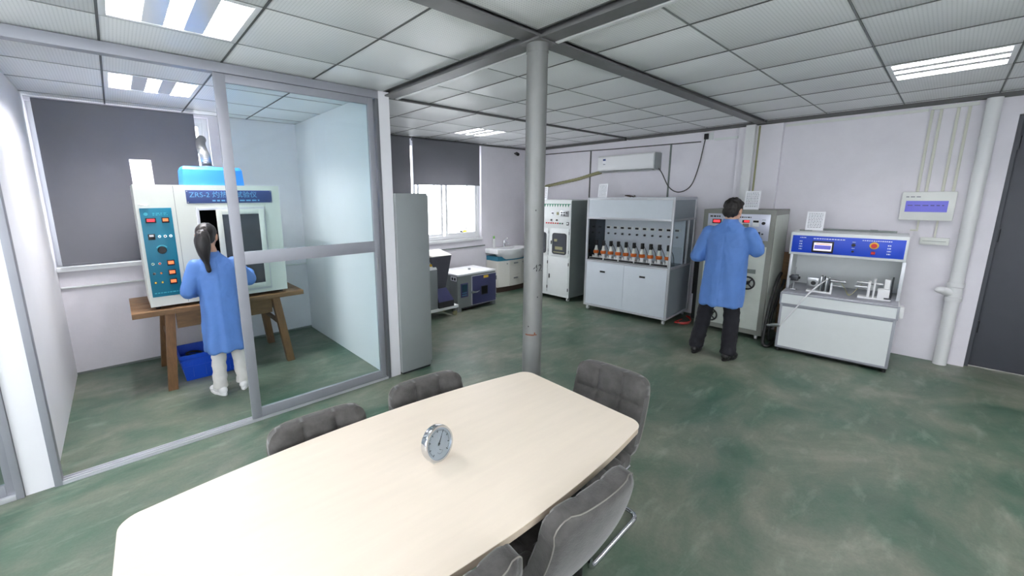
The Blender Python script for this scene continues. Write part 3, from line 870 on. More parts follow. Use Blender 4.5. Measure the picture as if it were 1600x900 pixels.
# tester, front faces -y; local origin left front bottom corner of its body
TX, TY = .13, 4.45
t = thing('glow_wire_tester', 'cream bench tester with teal control panel and blue name plate on wooden table', 'test machine', (TX, TY, .745))
Wd, Hh, Dp = 1.125, 1.075, .55
z0 = .028
mb = MB()
ox0, ox1, oz0, oz1 = .425, .965, .075, .865       # window opening
mb.box(0, ox0, 0, Dp, z0, Hh); mb.box(ox1, Wd, 0, Dp, z0, Hh); mb.box(ox0, ox1, 0, Dp, oz1, Hh); mb.box(ox0, ox1, 0, Dp, z0, oz0); mb.box(ox0, ox1, Dp - .02, Dp, oz0, oz1)
mb.build('body', 'tester_cream', t)
for fx in (.05, Wd - .05):
    for fy in (.06, Dp - .06): MB().cyl((fx, fy, 0), (fx, fy, z0), .018).build('foot', 'black', t, 0, 40)
bx('seam', 'cab_side', t, .268, .271, -.0008, .001, z0 + .01, Hh - .01)
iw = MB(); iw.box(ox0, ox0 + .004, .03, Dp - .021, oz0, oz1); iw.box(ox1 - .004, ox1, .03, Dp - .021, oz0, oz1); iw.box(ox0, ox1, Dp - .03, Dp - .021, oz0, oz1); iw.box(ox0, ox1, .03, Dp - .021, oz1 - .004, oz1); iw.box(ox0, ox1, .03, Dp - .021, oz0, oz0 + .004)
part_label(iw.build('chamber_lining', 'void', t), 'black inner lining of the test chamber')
def frame_xz(x0, x1, za, zb, f, y0, y1):
    return MB().box(x0, x0 + f, y0, y1, za, zb).box(x1 - f, x1, y0, y1, za, zb).box(x0 + f, x1 - f, y0, y1, zb - f, zb).box(x0 + f, x1 - f, y0, y1, za, za + f)
frame_xz(ox0 - .012, ox1 + .012, oz0 - .012, oz1 + .012, .024, -.012, .02).build('window_frame', 'alu_bright', t, .002)
lf = frame_xz(.565, ox1, oz0 + .01, oz1 - .01, .045, -.022, -.002).build('sliding_window', 'tester_cream', t, .002)
bx('pane', 'dark_glass', lf, .61, ox1 - .045, -.014, -.010, oz0 + .055, oz1 - .055)
cy('window_knob', 'steel', lf, (.592, -.05, .40), (.592, -.022, .40), .012)
sg = bx('name_plate', 'sign_blue', t, .355, 1.055, -.005, 0, .915, 1.03, .002)
text_front('lettering', 'ZRS-2 灼热丝试验仪', .062, 'sign_text', sg, .378, -.0055, .988, 'LEFT')
rows_front('small_print', 'sign_text', sg, .55, .94, .925, .950, -.0055, 1, .5, 9, seed=4)
mb = MB()
for sx in (.365, 1.045):
    for sz in (.925, 1.02): mb.cyl((sx, -.009, sz), (sx, -.005, sz), .005, n=8)
mb.build('screw', 'steel', sg)
# teal control panel
px0, px1, pz0, pz1 = .022, .238, .115, .88
cp = bx('control_panel', 'teal', t, px0, px1, -.005, 0, pz0, pz1, .001)
def pu(u): return px0 + (px1 - px0) * u
def pv(v): return pz1 - (pz1 - pz0) * v
rows_front('panel_print', 'teal_light', cp, pu(.38), pu(.85), pv(.085), pv(.05), -.0055, 2, .45, 4, seed=8)
MB().lathe([(.014, 0), (.014, .0006)], n=16, M=Matrix.Rotation(PI / 2, 3, 'X'), c=(pu(.17), -.0052, pv(.065))).build('logo', 'teal_light', cp)
rows_front('panel_print', 'teal_light', cp, pu(.08), pu(.92), pv(.97), pv(.945), -.0055, 1, .4, 8, seed=9)
def disp(u, v, w, h, m):
    d = bx('display', 'black', cp, pu(u) - w / 2, pu(u) + w / 2, -.014, -.005, pv(v) - h / 2, pv(v) + h / 2, .002)
    bx('readout', m, d, pu(u) - w * .36, pu(u) + w * .36, -.0148, -.0139, pv(v) - h * .22, pv(v) + h * .30)
disp(.30, .135, .072, .042, 'led_red'); disp(.76, .135, .052, .046, 'led_orange')
for v in (.62, .73, .835): disp(.74, v, .054, .05, 'led_orange')
sw = bx('rocker_switch', 'black', cp, pu(.14), pu(.36), -.012, -.005, pv(.35), pv(.285), .002); bx('rocker', 'white_plastic', sw, pu(.18), pu(.32), -.015, -.012, pv(.315), pv(.292))
def button(u, v, m, r=.011):
    b = cy('button', 'chrome', cp, (pu(u), -.010, pv(v)), (pu(u), -.005, pv(v)), r); cy('button_cap', m, b, (pu(u), -.015, pv(v)), (pu(u), -.010, pv(v)), r * .62)
for u, m in ((.50, 'teal_light'), (.68, 'black'), (.86, 'teal_light')): button(u, .315, m)
for v, (m1, m2) in zip((.62, .73, .835), (('green', 'red'), ('black', 'orange'), ('yellow', 'yellow'))): button(.16, v, m1); button(.38, v, m2)
kn = cy('dial_knob', 'black', cp, (pu(.52), -.034, pv(.47)), (pu(.52), -.005, pv(.47)), .026, .032, 24)
mb = MB(); 
for k in range(9):
    a = math.radians(30 + 120 * k / 8); a2 = math.radians(30 + 120 * (k + 1) / 8)
    if k < 8: mb.hexa([(pu(.52) + r_ * math.cos(q), yv, pv(.47) + r_ * math.sin(q)) for yv in (-.0056, -.005) for (r_, q) in ((.036, a), (.045, a), (.045, a2), (.036, a2))])
mb.build('dial_arc', 'teal_light', cp)
# coiled cable end resting above the panel
MB().tube([(.02 + .012 * math.sin(k * .9) + .006 * k, -.012, .905 + .006 * math.cos(k * 1.3)) for k in range(14)], .004, 6).build('lead', 'cab_white', t, 0, 60)

t = thing('blue_fan_box', 'bright blue extractor box on top of the cream tester', 'box', (.49, 4.50, .745 + Hh))
MB().hexa([(-.005, -.005, 0), (.475, -.005, 0), (.475, .34, 0), (-.005, .34, 0), (0, 0, .14), (.468, 0, .14), (.468, .335, .14), (0, .335, .14)]).build('body', 'sky_blue_box', t, .003)
MB().hexa([(0, 0, .14), (.468, 0, .14), (.468, .335, .14), (0, .335, .14), (.012, .035, .168), (.456, .035, .168), (.456, .30, .168), (.012, .30, .168)]).build('lid', 'sky_blue_box', t, .002)
MB().cyl((.22, .20, .166), (.22, .20, .185), .062, n=24).build('outlet', 'steel', t, 0, 40)
t = thing('exhaust_hose', 'ribbed silver exhaust hose rising from the blue box to the window', 'hose', (0, 0, 0))
key = [(.71, 4.70, 2.006), (.71, 4.72, 2.05), (.715, 4.80, 2.11), (.725, 4.95, 2.17), (.745, 5.15, 2.24), (.775, 5.33, 2.30), (.80, 5.44, 2.33)]
def smooth_path(key, n=8):
    key = [Vector(k) for k in key]; out = []
    for i in range(len(key) - 1):
        p0 = key[max(i - 1, 0)]; p1 = key[i]; p2 = key[i + 1]; p3 = key[min(i + 2, len(key) - 1)]
        for k in range(n):
            s = k / n
            out.append(.5 * ((2 * p1) + (p2 - p0) * s + (2 * p0 - 5 * p1 + 4 * p2 - p3) * s * s + (3 * p1 - p0 - 3 * p2 + p3) * s ** 3))
    out.append(key[-1]); return out
hp = smooth_path(key, 14)
MB().tube(hp, [.038 + (.006 if k % 3 == 0 else -.003) for k in range(len(hp))], 18).build('hose', 'silver_hose', t, 0, 20)

t = thing('storage_crate', 'bright blue plastic crate on the floor under the wooden table', 'crate', (.525, 4.70, 0))
bw, bd, tw, td, H = .215, .155, .245, .185, .26; th = .006
def fr(z, off):
    s = z / H; return (bw + (tw - bw) * s - off, bd + (td - bd) * s - off)
def shell(za, zb, o0, o1):
    a = fr(za, o0); b = fr(zb, o0); c = fr(za, o1); d = fr(zb, o1)
    q = lambda w_, z: [(-w_[0], -w_[1], z), (w_[0], -w_[1], z), (w_[0], w_[1], z), (-w_[0], w_[1], z)]
    vs = q(a, za) + q(b, zb) + q(d, zb) + q(c, za); fs = []
    for L_ in range(4):
        for k in range(4): fs.append((L_ * 4 + k, L_ * 4 + (k + 1) % 4, ((L_ + 1) % 4) * 4 + (k + 1) % 4, ((L_ + 1) % 4) * 4 + k))
    return MB().add(vs, fs)
shell(.0, H, 0, th).build('wall', 'crate_blue', t)
bx('bottom', 'crate_blue', t, -bw + th, bw - th, -bd + th, bd - th, .002, .010)
shell(H - .03, H, -.012, 0).build('rim', 'crate_blue', t); shell(.13, .145, -.008, 0).build('rib', 'crate_blue', t); shell(.20, .212, -.008, 0).build('rib', 'crate_blue', t)
for sx in (-.15, -.05, .05, .15): bx('rib', 'crate_blue', t, sx - .004, sx + .004, -bd - .022, -bd - .002, .03, .20)
t = thing('cable_coil', 'black coiled cable lying in the blue crate', 'cable', (.415, 4.70, .0105))
MB().tube([(.075 * math.cos(k * .5) * (1 - k * .002), .09 * math.sin(k * .5), .012 + .0044 * k) for k in range(48)], .011, 7).build('coil', 'black', t, 0, 60)
t = thing('plastic_bag', 'crumpled pale plastic bag lying in the blue crate', 'bag', (.635, 4.70, .0105))
link('bag', blob(MB().ell((0, 0, .085), (.075, .085, .075)).ell((-.02, .02, .15), (.05, .05, .06)), .012, 'bag', 2, lambda c: .014 * mnoise.noise(c * 22)), 'tube_clear', t)

# ---------------------------------------------------------------- notice cards standing on the machines
def card(label, loc, rotz, w, h, rows, seed):
    t = thing('notice_card', label, 'notice', loc, rotz, 'white notice cards standing on the machines')
    a = math.radians(-7)
    sh = bx('sheet', 'white_paper', t, -w / 2, w / 2, -.0012, .0012, 0, h)
    rows_front('print', 'ink', sh, -w * .40, w * .40, h * .12, h * .93, -.0013, rows, .28, 6, .0003, seed)
    sh.rotation_euler = (a, 0, 0)
    f = bx('strut', 'white_paper', t, -w * .2, w * .2, .045, .0475, 0, h * .55); f.rotation_euler = (math.radians(12), 0, 0)
    return t
card('white notice card standing on the left end of the cream tester', (.21, 4.49, 1.8205), 0, .142, .205, 12, 11)

# ================================================================== FAR CORNER
# tall steel cabinet by the glazed room wall
t = thing('steel_cabinet', 'tall plain grey steel cabinet beside the end of the partition wall', 'cabinet', (1.906, 3.29, 0))
bx('body', 'cab_grey', t, 0, .338, 0, .90, .02, 1.737, .004)
bx('plinth', 'rubber_dark', t, .01, .33, .01, .89, 0, .02)
for k in range(2):
    d = bx('door', 'cab_grey', t, .338, .354, .005 + k * .447, .443 + k * .447, .06, 1.72, .003)
    bx('handle', 'steel', d, .354, .362, .40 + k * .065, .415 + k * .065, .85, 1.0, .002)

# granulator with hopper, on a low trolley
t = thing('trolley', 'low white steel trolley with castors carrying the granulator', 'trolley', (3.27, 4.72, 0))
mb = MB(); mb.box(-.44, .34, -.17, -.13, .115, .155); mb.box(-.44, .34, .13, .17, .115, .155); mb.box(-.44, -.40, -.13, .13, .115, .155); mb.box(.30, .34, -.13, .13, .115, .155); mb.box(-.10, -.06, -.13, .13, .115, .155)
mb.build('frame', 'cab_white', t, .003)
for sx in (-.40, .29):
    for sy in (-.145, .145):
        c = bx('castor', 'steel', t, sx - .02, sx + .02, sy - .018, sy + .018, .07, .115, .002)
        MB().cyl((sx - .0, sy - .012, .035), (sx, sy + .012, .035), .035, n=18).build('wheel', 'brown_sleeve', c, 0, 40)
t = thing('granulator', 'grey granulator with dark flared hopper next to the drying oven', 'machine', (3.27, 4.72, .156))
bx('body', 'body_grey', t, -.43, -.02, -.16, .15, 0, .56, .004)
MB().prism([(-.16, .56), (.15, .56), (.15, .74), (-.02, .74)], -.43, -.02, 'yz').build('control_slope', 'cab_white', t, .003)
for k, m in enumerate(('red', 'yellow', 'yellow')):
    x = -.36 + k * .13
    MB().cyl((x, -.105, .615), (x, -.128, .626), .020, n=14).build('button', m, t, 0, 40)
hp_ = [(-.015, .155, -.12, .70), (.23, .155, -.12, .70)]
MB().hexa([(-.01, -.10, .27), (.165, -.10, .27), (.165, .13, .27), (-.01, .13, .27), (-.10, -.15, .735), (.24, -.15, .735), (.24, .15, .70), (-.10, .15, .70)]).build('hopper', 'hopper_grey', t, .003)
MB().hexa([(-.015, -.18, .09), (.25, -.18, .09), (.25, .14, .09), (-.015, .14, .09), (-.01, -.105, .27), (.17, -.105, .27), (.17, .13, .27), (-.01, .13, .27)]).build('chute', 'oven_blue', t, .002)
bx('outlet_box', 'rubber_dark', t, -.015, .25, -.18, .14, 0, .09, .003)
MB().hexa([(-.105, -.155, .736), (.245, -.155, .736), (.245, .155, .701), (-.105, .155, .701), (-.105, -.155, .744), (.245, -.155, .744), (.245, .155, .80), (-.105, .155, .80)]).build('hopper_lid', 'vanity_white', t, .002)

# drying oven, front -y
t = thing('drying_oven', 'grey and navy drying oven with small window on its door', 'oven', (3.67, 4.635, 0))
Wd, Dp = .775, .55
bx('body', 'oven_grey', t, 0, Wd, .012, Dp, .055, .545, .003)
bx('lid', 'oven_top', t, -.004, Wd + .004, .004, Dp + .004, .545, .570, .003)
for fx in (.0, Wd - .07):
    for fy in (.012, Dp - .07): bx('foot', 'oven_grey', t, fx, fx + .07, fy, fy + .06, 0, .055)
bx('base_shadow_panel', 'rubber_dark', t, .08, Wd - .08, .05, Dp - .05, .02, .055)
d = bx('door', 'oven_blue', t, .275, Wd - .01, -.012, .012, .075, .515, .004)
frame_xz(.265, Wd - .0, .068, .522, .012, -.006, .0119).build('door_trim', 'alu_bright', d, .002)
bx('window', 'void', d, .46, .575, -.0135, -.012, .215, .335)
frame_xz(.452, .583, .207, .343, .009, -.018, -.012).build('window_trim', 'rubber_dark', d)
mb = MB(); mb.cyl((.27, -.035, .275), (.27, -.012, .275), .016, n=12); mb.tube([(.25, -.038, .30), (.29, -.042, .275), (.33, -.042, .27), (.39, -.036, .285)], .010, 8); mb.box(.25, .36, -.03, -.012, .262, .29)
mb.build('handle', 'chrome', d, 0, 50)
for z in (.15, .44): MB().cyl((Wd - .015, -.02, z - .03), (Wd - .015, -.02, z + .03), .014, n=10).build('hinge', 'chrome', d, 0, 40)
bx('sticker', 'yellow', d, .50, .60, -.0135, -.012, .465, .505)
c = bx('control_panel', 'oven_blue', t, .06, .20, .004, .012, .215, .43, .002)
bx('readout', 'screen_teal', c, .08, .18, .002, .004, .30, .41); rows_front('panel_print', 'teal_light', c, .085, .175, .23, .40, .0035, 5, .22, 3, .0006, 5)
s_ = bx('socket_label', 'white_paper', t, -.0015, -.0003, .03, .17, .47, .535); 
mb = MB(); mb.box(-.0025, -.0015, .05, .09, .48, .52); mb.box(-.0025, -.0015, .11, .15, .48, .52); mb.build('socket_mark', 'black', s_)
bx('vent', 'cab_side', t, -.004, -.0003, .22, .34, .20, .36, .001)
cy('port', 'black', t, (-.012, .42, .42), (-.0, .42, .42), .016)
cy('chimney', 'steel', t, (.45, .27, .570), (.45, .27, .592), .022)

# vanity with basin
t = thing('wash_basin_unit', 'white vanity cabinet with ceramic basin and teal band in the corner', 'wash basin', (4.98, 5.44, 0))
def bow(w, d0, d1, n=16): return [(w * k / n, -(d0 + (d1 - d0) * math.sin(PI * k / n))) for k in range(n + 1)] + [(w, 0), (0, 0)]
MB().prism(bow(.80, .29, .34), .10, .575).build('cabinet', 'vanity_white', t, 0, 30)
MB().prism([(x * .98 + .008, y * .92) for x, y in bow(.80, .29, .33)], 0, .10).build('plinth', 'plinth_brown', t, 0, 30)
MB().prism([(x, y) for x, y in bow(.80, .292, .345)], .576, .655).build('band', 'vanity_teal', t, 0, 30)
def bow_y(x): return -(.29 + .05 * math.sin(PI * x / .8))
for a, b, z0_, z1_, nm in ((.01, .255, .11, .57, 'door'), (.265, .535, .30, .57, 'drawer'), (.265, .535, .11, .292, 'drawer'), (.545, .79, .11, .57, 'door')):
    n = 8; poly = [(a + (b - a) * k / n, bow_y(a + (b - a) * k / n) - .012) for k in range(n + 1)] + [(b - (b - a) * k / n, bow_y(b - (b - a) * k / n) - .0005) for k in range(n + 1)]
    d = MB().prism(poly, z0_, z1_).build(nm, 'vanity_white', t, 0, 30)
    xm = (a + b) / 2; ym = bow_y(xm) - .013; zm = z1_ - .05
    if nm == 'drawer': MB().box(xm - .05, xm + .05, ym - .016, ym, zm - .012, zm + .012).build('handle', 'steel', d, .003)
    else: MB().cyl((b - .06 if a < .1 else a + .06, ym - .018, zm), (b - .06 if a < .1 else a + .06, ym + .004, zm), .012, n=12).build('knob', 'steel', d, 0, 40)
# ceramic basin: flat ledge at the back, bulging bowl in front
prof = []
N = 32
def ring(sx, sy, cx_, cy_, z): return [(cx_ + sx * math.cos(2 * PI * k / N), cy_ + sy * math.sin(2 * PI * k / N), z) for k in range(N)]
bowl = [ring(.30, .13, .40, -.24, .60), ring(.36, .19, .40, -.24, .68), ring(.39, .215, .40, -.24, .755), ring(.395, .22, .40, -.24, .785), ring(.37, .195, .40, -.24, .787), ring(.34, .165, .40, -.24, .74), ring(.24, .11, .40, -.24, .68)]
MB().loft(bowl).build('basin', 'ceramic', t, 0, 50)
mb = MB().box(-.03, .83, -.10, 0, .70, .787).box(-.03, .10, -.32, -.09, .70, .787); mb.build('ledge', 'ceramic', t, .012)
mb = MB(); mb.cyl((.40, -.05, .787), (.40, -.05, .86), .022, .018); mb.tube([(.40, -.05, .85), (.40, -.09, .875), (.40, -.15, .87), (.40, -.17, .845)], .012, 10); mb.cyl((.40, -.05, .86), (.40, -.05, .90), .02, .016); mb.tube([(.40, -.05, .90), (.42, -.07, .93), (.45, -.09, .945)], .006, 8)
mb.build('tap', 'chrome', t, 0, 50)
t = thing('soap_bottle', 'white bottle with green cap on the basin ledge', 'bottle', (5.13, 5.40, .7885))
MB().lathe([(.024, 0), (.027, .01), (.027, .12), (.020, .145), (.011, .155), (.011, .165)], n=20).build('bottle', 'white_plastic', t, 0, 40)
MB().lathe([(.014, .165), (.016, .175), (.016, .20), (.008, .215)], n=16).build('cap', 'rubber_green', t, 0, 40)
# small camera on the back wall
t = thing('wall_camera', 'small black camera high on the back wall by the column', 'camera', (5.70, YB, 2.49))
cy('bracket', 'black', t, (0, 0, 0), (0, -.06, 0), .012); MB().cyl((0, -.05, -.005), (-.03, -.12, -.03), .03, .028, 16).build('body', 'black', t, 0, 40)

# ================================================================== RIGHT WALL MACHINES (local x runs right along the wall, front faces local -y)
RW = -PI / 2
def castor(t, x, y, h=.07):
    c = bx('castor', 'steel', t, x - .022, x + .022, y - .022, y + .022, h - .014, h, .002)
    mb = MB(); mb.box(x - .018, x - .014, y - .02, y + .02, .028, h - .014); mb.box(x + .014, x + .018, y - .02, y + .02, .028, h - .014); mb.build('fork', 'steel', c)
    MB().cyl((x - .012, y, .028), (x + .012, y, .028), .028, n=16).build('wheel', 'white_plastic', c, 0, 40)
# --- A: white test cabinet with two windows, partly behind the column
AW = .88
t = thing('test_cabinet', 'white upright test cabinet with two small windows beside the column', 'test cabinet', (5.36, 3.885 + AW, 0), RW)
Hh, Dp = 1.645, .70
for x in (.06, AW - .06):
    for y in (.06, Dp - .06): castor(t, x, y)
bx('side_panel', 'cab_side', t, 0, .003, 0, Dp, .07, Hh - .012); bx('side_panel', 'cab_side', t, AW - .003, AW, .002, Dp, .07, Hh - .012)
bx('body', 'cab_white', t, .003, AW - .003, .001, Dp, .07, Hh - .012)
bx('top', 'cab_white', t, -.006, AW + .006, -.006, Dp, Hh - .012, Hh + .004, .003)
bx('header', 'cab_white', t, .002, AW - .002, -.008, .001, 1.20, 1.63, .002)
mb = MB()
for k in range(16): 
    x = .03 + k * .052; mb.prism([(x, 1.575), (x + .032, 1.575), (x + .018, 1.535), (x + .008, 1.54)], -.0095, -.008, 'xz')
mb.box(.01, AW - .01, -.0095, -.008, 1.575, 1.585); mb.build('printed_border', 'green', t)
for x in (.52, .62):
    pass
s_ = bx('meter', 'white_paper', t, .49, .55, -.014, -.008, 1.40, 1.47, .002); bx('meter_mark', 'black', s_, .50, .54, -.0148, -.014, 1.425, 1.445)
bx('counter', 'brown_sleeve', t, .60, .64, -.014, -.008, 1.41, 1.455, .002)
dd = bx('display', 'steel', t, .675, .84, -.016, -.008, 1.385, 1.475, .003)
for i in range(2):
    for j in range(3):
        if (i, j) != (1, 2): bx('digit_window', 'black', dd, .687 + j * .046, .723 + j * .046, -.0175, -.016, 1.435 - i * .034, 1.46 - i * .034)
for k in range(8):
    m = ('red', 'red', 'red', 'red', 'orange', 'red', 'green', 'black')[k]
    cy('button', m, t, (.40 + k * .046, -.018, 1.275), (.40 + k * .046, -.008, 1.275), .012)
for x in (.50, .61): cy('selector', 'black', t, (x, -.024, 1.325), (x, -.008, 1.325), .014)
ss = bx('switch', 'black', t, .80, .845, -.014, -.008, 1.25, 1.30, .002); bx('switch_rocker', 'white_plastic', ss, .81, .835, -.018, -.014, 1.265, 1.29)
def rounded(x0, x1, z0, z1, r, n=6):
    p = []
    for cx_, cz_, a in ((x1 - r, z1 - r, 0), (x0 + r, z1 - r, PI / 2), (x0 + r, z0 + r, PI), (x1 - r, z0 + r, 1.5 * PI)):
        p += [(cx_ + r * math.cos(a + PI / 2 * k / n), cz_ + r * math.sin(a + PI / 2 * k / n)) for k in range(n + 1)]
    return p
for x0_, x1_, glassm in ((.10, .44, 'dark_glass'), (.49, AW - .03, 'smoked')):
    d = bx('upper_door', 'cab_white', t, x0_, x1_, -.010, .0, .745, 1.185, .002)
    wx0, wx1 = (x0_ + .05, x1_ - .05)
    MB().prism(rounded(wx0 - .012, wx1 + .012, .772, 1.118, .04), -.016, -.010, 'xz').build('window_seal', 'rubber_dark', d, 0, 30)
    MB().prism(rounded(wx0, wx1, .784, 1.106, .03), -.0175, -.016, 'xz').build('window', 'dark_glass', d, 0, 30)
    if glassm == 'smoked':
        mb = MB().box(wx0 + .02, wx1 - .02, -.019, -.0175, .80, .815).box(wx0 + .05, wx1 - .06, -.019, -.0175, .85, .90).box(wx0 + .03, wx0 + .09, -.019, -.0175, .98, 1.02)
        mb.build('contents_seen', 'brown_sleeve', d)
    bx('handle', 'black', d, x0_ + .012, x0_ + .024, -.022, -.010, .93, .99, .002)
    for z in (.80, 1.10): bx('hinge', 'steel', d, x1_ - .002, x1_ + .010, -.014, -.006, z, z + .05)
for x0_, x1_ in ((.02, .435), (.445, AW - .02)):
    d = bx('lower_door', 'cab_white', t, x0_, x1_, -.010, .0, .12, .715, .002)
    bx('handle', 'black', d, x0_ + .03, x0_ + .045, -.020, -.010, .36, .43, .002)
    for z in (.18, .60): bx('hinge', 'black', d, x1_ - .004, x1_ + .006, -.015, -.006, z, z + .05)
card('white notice card on top of the white test cabinet, half behind the column', (5.40, 4.48, 1.650), RW, .14, .21, 10, 21)

# --- B: aluminium profile bench with ten test stations
BW = 1.245
BO = (5.245, 3.523)
t = thing('station_bench', 'wide aluminium framed test bench with open bay and two lower doors', 'test bench', (BO[0], BO[1], 0), RW + .045)
Hh, Dp = 1.675, .78
for x in (.05, BW - .05):
    for y in (.05, Dp - .05): castor(t, x, y)
p = .028
for x in (0, BW - p):
    for y in (0, Dp - p): bx('corner_post', 'alu_bright', t, x, x + p, y, y + p, .07, Hh, .003)
for z in (.07, .745, 1.375, Hh - p):
    for y in (0, Dp - p): bx('cross_rail', 'alu_bright', t, p, BW - p, y, y + p, z, z + p, .003)
    for x in (0, BW - p): bx('cross_rail', 'alu_bright', t, x, x + p, p, Dp - p, z, z + p, .003)
bx('header_panel', 'bench_panel', t, p, BW - p, .006, .012, 1.403, Hh - p)
bx('top_panel', 'bench_panel', t, .004, BW - .004, .004, Dp - .004, Hh, Hh + .006)
for x0_, x1_ in ((p + .002, BW / 2 - .002), (BW / 2 + .002, BW - p - .002)):
    d = bx('lower_door', 'bench_panel', t, x0_, x1_, .002, .012, .10, .745, .001)
    xm = (x0_ + x1_) / 2 - .03
    bx('recessed_handle', 'black', d, xm - .04, xm + .04, -.002, .002, .60, .625, .001)
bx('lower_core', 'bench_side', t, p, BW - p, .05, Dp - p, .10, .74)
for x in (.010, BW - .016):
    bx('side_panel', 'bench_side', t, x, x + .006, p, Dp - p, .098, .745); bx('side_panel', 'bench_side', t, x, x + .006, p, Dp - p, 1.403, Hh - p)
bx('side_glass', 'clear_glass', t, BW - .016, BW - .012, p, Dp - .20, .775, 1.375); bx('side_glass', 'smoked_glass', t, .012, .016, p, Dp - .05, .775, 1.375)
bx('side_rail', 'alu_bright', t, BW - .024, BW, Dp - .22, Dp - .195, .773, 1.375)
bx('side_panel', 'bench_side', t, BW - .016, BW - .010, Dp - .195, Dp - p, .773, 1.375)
bx('back_panel', 'bench_panel', t, p, BW - p, .50, .512, .775, 1.375)
bx('deck', 'bench_side', t, p, BW - p, p, .50, .748, .774)
for k in range(10):
    x = .09 + k * (BW - .17) / 9.4
    m_ = bx('counter', 'cab_white', t, x - .034, x + .048, .492, .50, 1.205, 1.25, .002); bx('digits', 'black', m_, x - .028, x + .022, .490, .492, 1.213, 1.24)
    cy('knob', 'dark_steel', t, (x + .005, .478, 1.135), (x + .005, .50, 1.135), .014)
for k in range(5):
    x = .05 + k * .232
    tr_ = frame_xz(x, x + .222, .776, .812, .004, .035, .042).build('tray_front', 'cab_white', t)
    bx('tray_face', 'black', tr_, x + .004, x + .218, .037, .042, .78, .808)
    bx('tray', 'cab_side', t, x, x + .222, .042, .28, .776, .786)
bx('lip', 'black', t, p, BW - p, .0, .02, .773, .776)
# ten stations, things of their own on the trays
ORD = ['first', 'second', 'third', 'fourth', 'fifth', 'sixth', 'seventh', 'eighth', 'ninth', 'tenth']
BM = Matrix.Translation((BO[0], BO[1], 0)) @ Matrix.Rotation(RW + .045, 4, 'Z')
def station(label):
    t = thing('test_holder', label, 'test holder', (0, 0, 0), RW + .045, 'orange collared holders in the test bench')
    mb = MB(); mb.box(-.03, .03, -.03, .03, 0, .03); mb.cyl((-.03, -.035, .0), (-.03, -.035, .045), .012, n=10); mb.cyl((.028, -.03, 0), (.028, -.03, .055), .011, n=10)
    mb.build('base', 'white_plastic', t, 0, 40)
    MB().lathe([(.022, .03), (.026, .07), (.026, .075)], n=16).build('pot', 'white_plastic', t, 0, 40)
    MB().lathe([(.034, .070), (.041, .080), (.041, .110), (.032, .118)], n=18).build('collar', 'orange', t, 0, 40)
    MB().lathe([(.030, .115), (.022, .145), (.016, .175), (.015, .20)], n=16).build('neck', 'tube_clear', t, 0, 40)
    MB().box(-.018, .018, -.018, .018, .190, .268).build('cap', 'black_soft', t, .003)
    MB().tube([(.0, .012, .25), (.02, .04, .20), (.04, .06, .14), (.045, .09, .08), (.04, .12, .01)], .004, 6).build('lead', 'black', t, 0, 60)
    return t
s0 = station('x')
for k in range(10):
    c = s0 if k == 0 else copy_tree(s0)
    x = .088 + k * (BW - .165) / 9.15
    c.location = BM @ Vector((x, .155, .7865)); c['label'] = '%s orange-collared holder from the left in the aluminium test bench' % ORD[k]
card('white notice card on top of the aluminium test bench', tuple(BM @ Vector((.12, .20, Hh + .0065))), RW + .045, .145, .20, 9, 31)
t = thing('cable_bundle', 'small loop of dark cable on top of the aluminium test bench', 'cable', tuple(BM @ Vector((.46, .34, Hh + .0065))), 0)
MB().tube([(.07 * math.cos(k * .6) + .004 * k, .05 * math.sin(k * .6), .008 + .022 * abs(math.sin(k * .35))) for k in range(22)], .006, 6).build('loop', 'plinth_brown', t, 0, 60)

# --- C: grey control cabinet with two hand wheels
CWd = .752
t = thing('control_cabinet', 'tall grey control cabinet with hand wheels in front of the standing man', 'control cabinet', (5.545, 2.018, 0), RW)
Hh, Dp = 1.535, .60
for x in (.06, CWd - .06):
    for y in (.06, Dp - .06): castor(t, x, y, .06)
bx('body', 'ctrl_frame', t, 0, CWd, .0, Dp, .06, Hh, .005)
bx('side_panel', 'ctrl_door', t, CWd, CWd + .003, .04, Dp - .03, .10, Hh - .06)
pn = bx('instrument_panel', 'ctrl_panel', t, .055, CWd - .045, -.006, 0, 1.185, 1.485, .002)
rows_front('lettering_row', 'black', pn, .08, .20, 1.438, 1.466, -.0065, 1, .7, 4, .0006, 2)
rows_front('lettering_row', 'black', pn, .33, .52, 1.436, 1.460, -.0065, 1, .6, 8, .0006, 3)
for x, w in ((.16, .10), (.34, .10)):
    d = bx('display', 'black', pn, x - w / 2, x + w / 2, -.014, -.006, 1.365, 1.42, .002); bx('readout', 'led_red', d, x - w * .36, x + w * .36, -.0148, -.014, 1.38, 1.408)
d = bx('meter', 'white_plastic', pn, .43, .515, -.016, -.006, 1.33, 1.425, .003); bx('meter_top', 'black', d, .435, .51, -.018, -.016, 1.385, 1.418); bx('readout', 'led_red', d, .455, .505, -.019, -.018, 1.393, 1.412); bx('meter_base', 'cab_side', d, .442, .505, -.018, -.016, 1.338, 1.375)
d = bx('meter', 'white_plastic', pn, .54, .605, -.016, -.006, 1.345, 1.42, .003); bx('meter_top', 'black', d, .545, .60, -.018, -.016, 1.392, 1.415)
cy('knob', 'black', pn, (.648, -.026, 1.385), (.648, -.006, 1.385), .017); bx('switch', 'black', pn, .595, .625, -.014, -.006, 1.245, 1.285, .002); cy('knob', 'dark_steel', pn, (.648, -.016, 1.262), (.648, -.006, 1.262), .010); cy('button', 'steel', pn, (.535, -.016, 1.29), (.535, -.006, 1.29), .012)
bx('print_line', 'ink', pn, .63, .665, -.0068, -.006, 1.42, 1.425)
dr = bx('door', 'ctrl_door', t, .05, CWd - .05, -.006, 0, .12, 1.115, .002)
bx('name_plate', 'cab_side', dr, .515, .625, -.009, -.006, .795, .845)
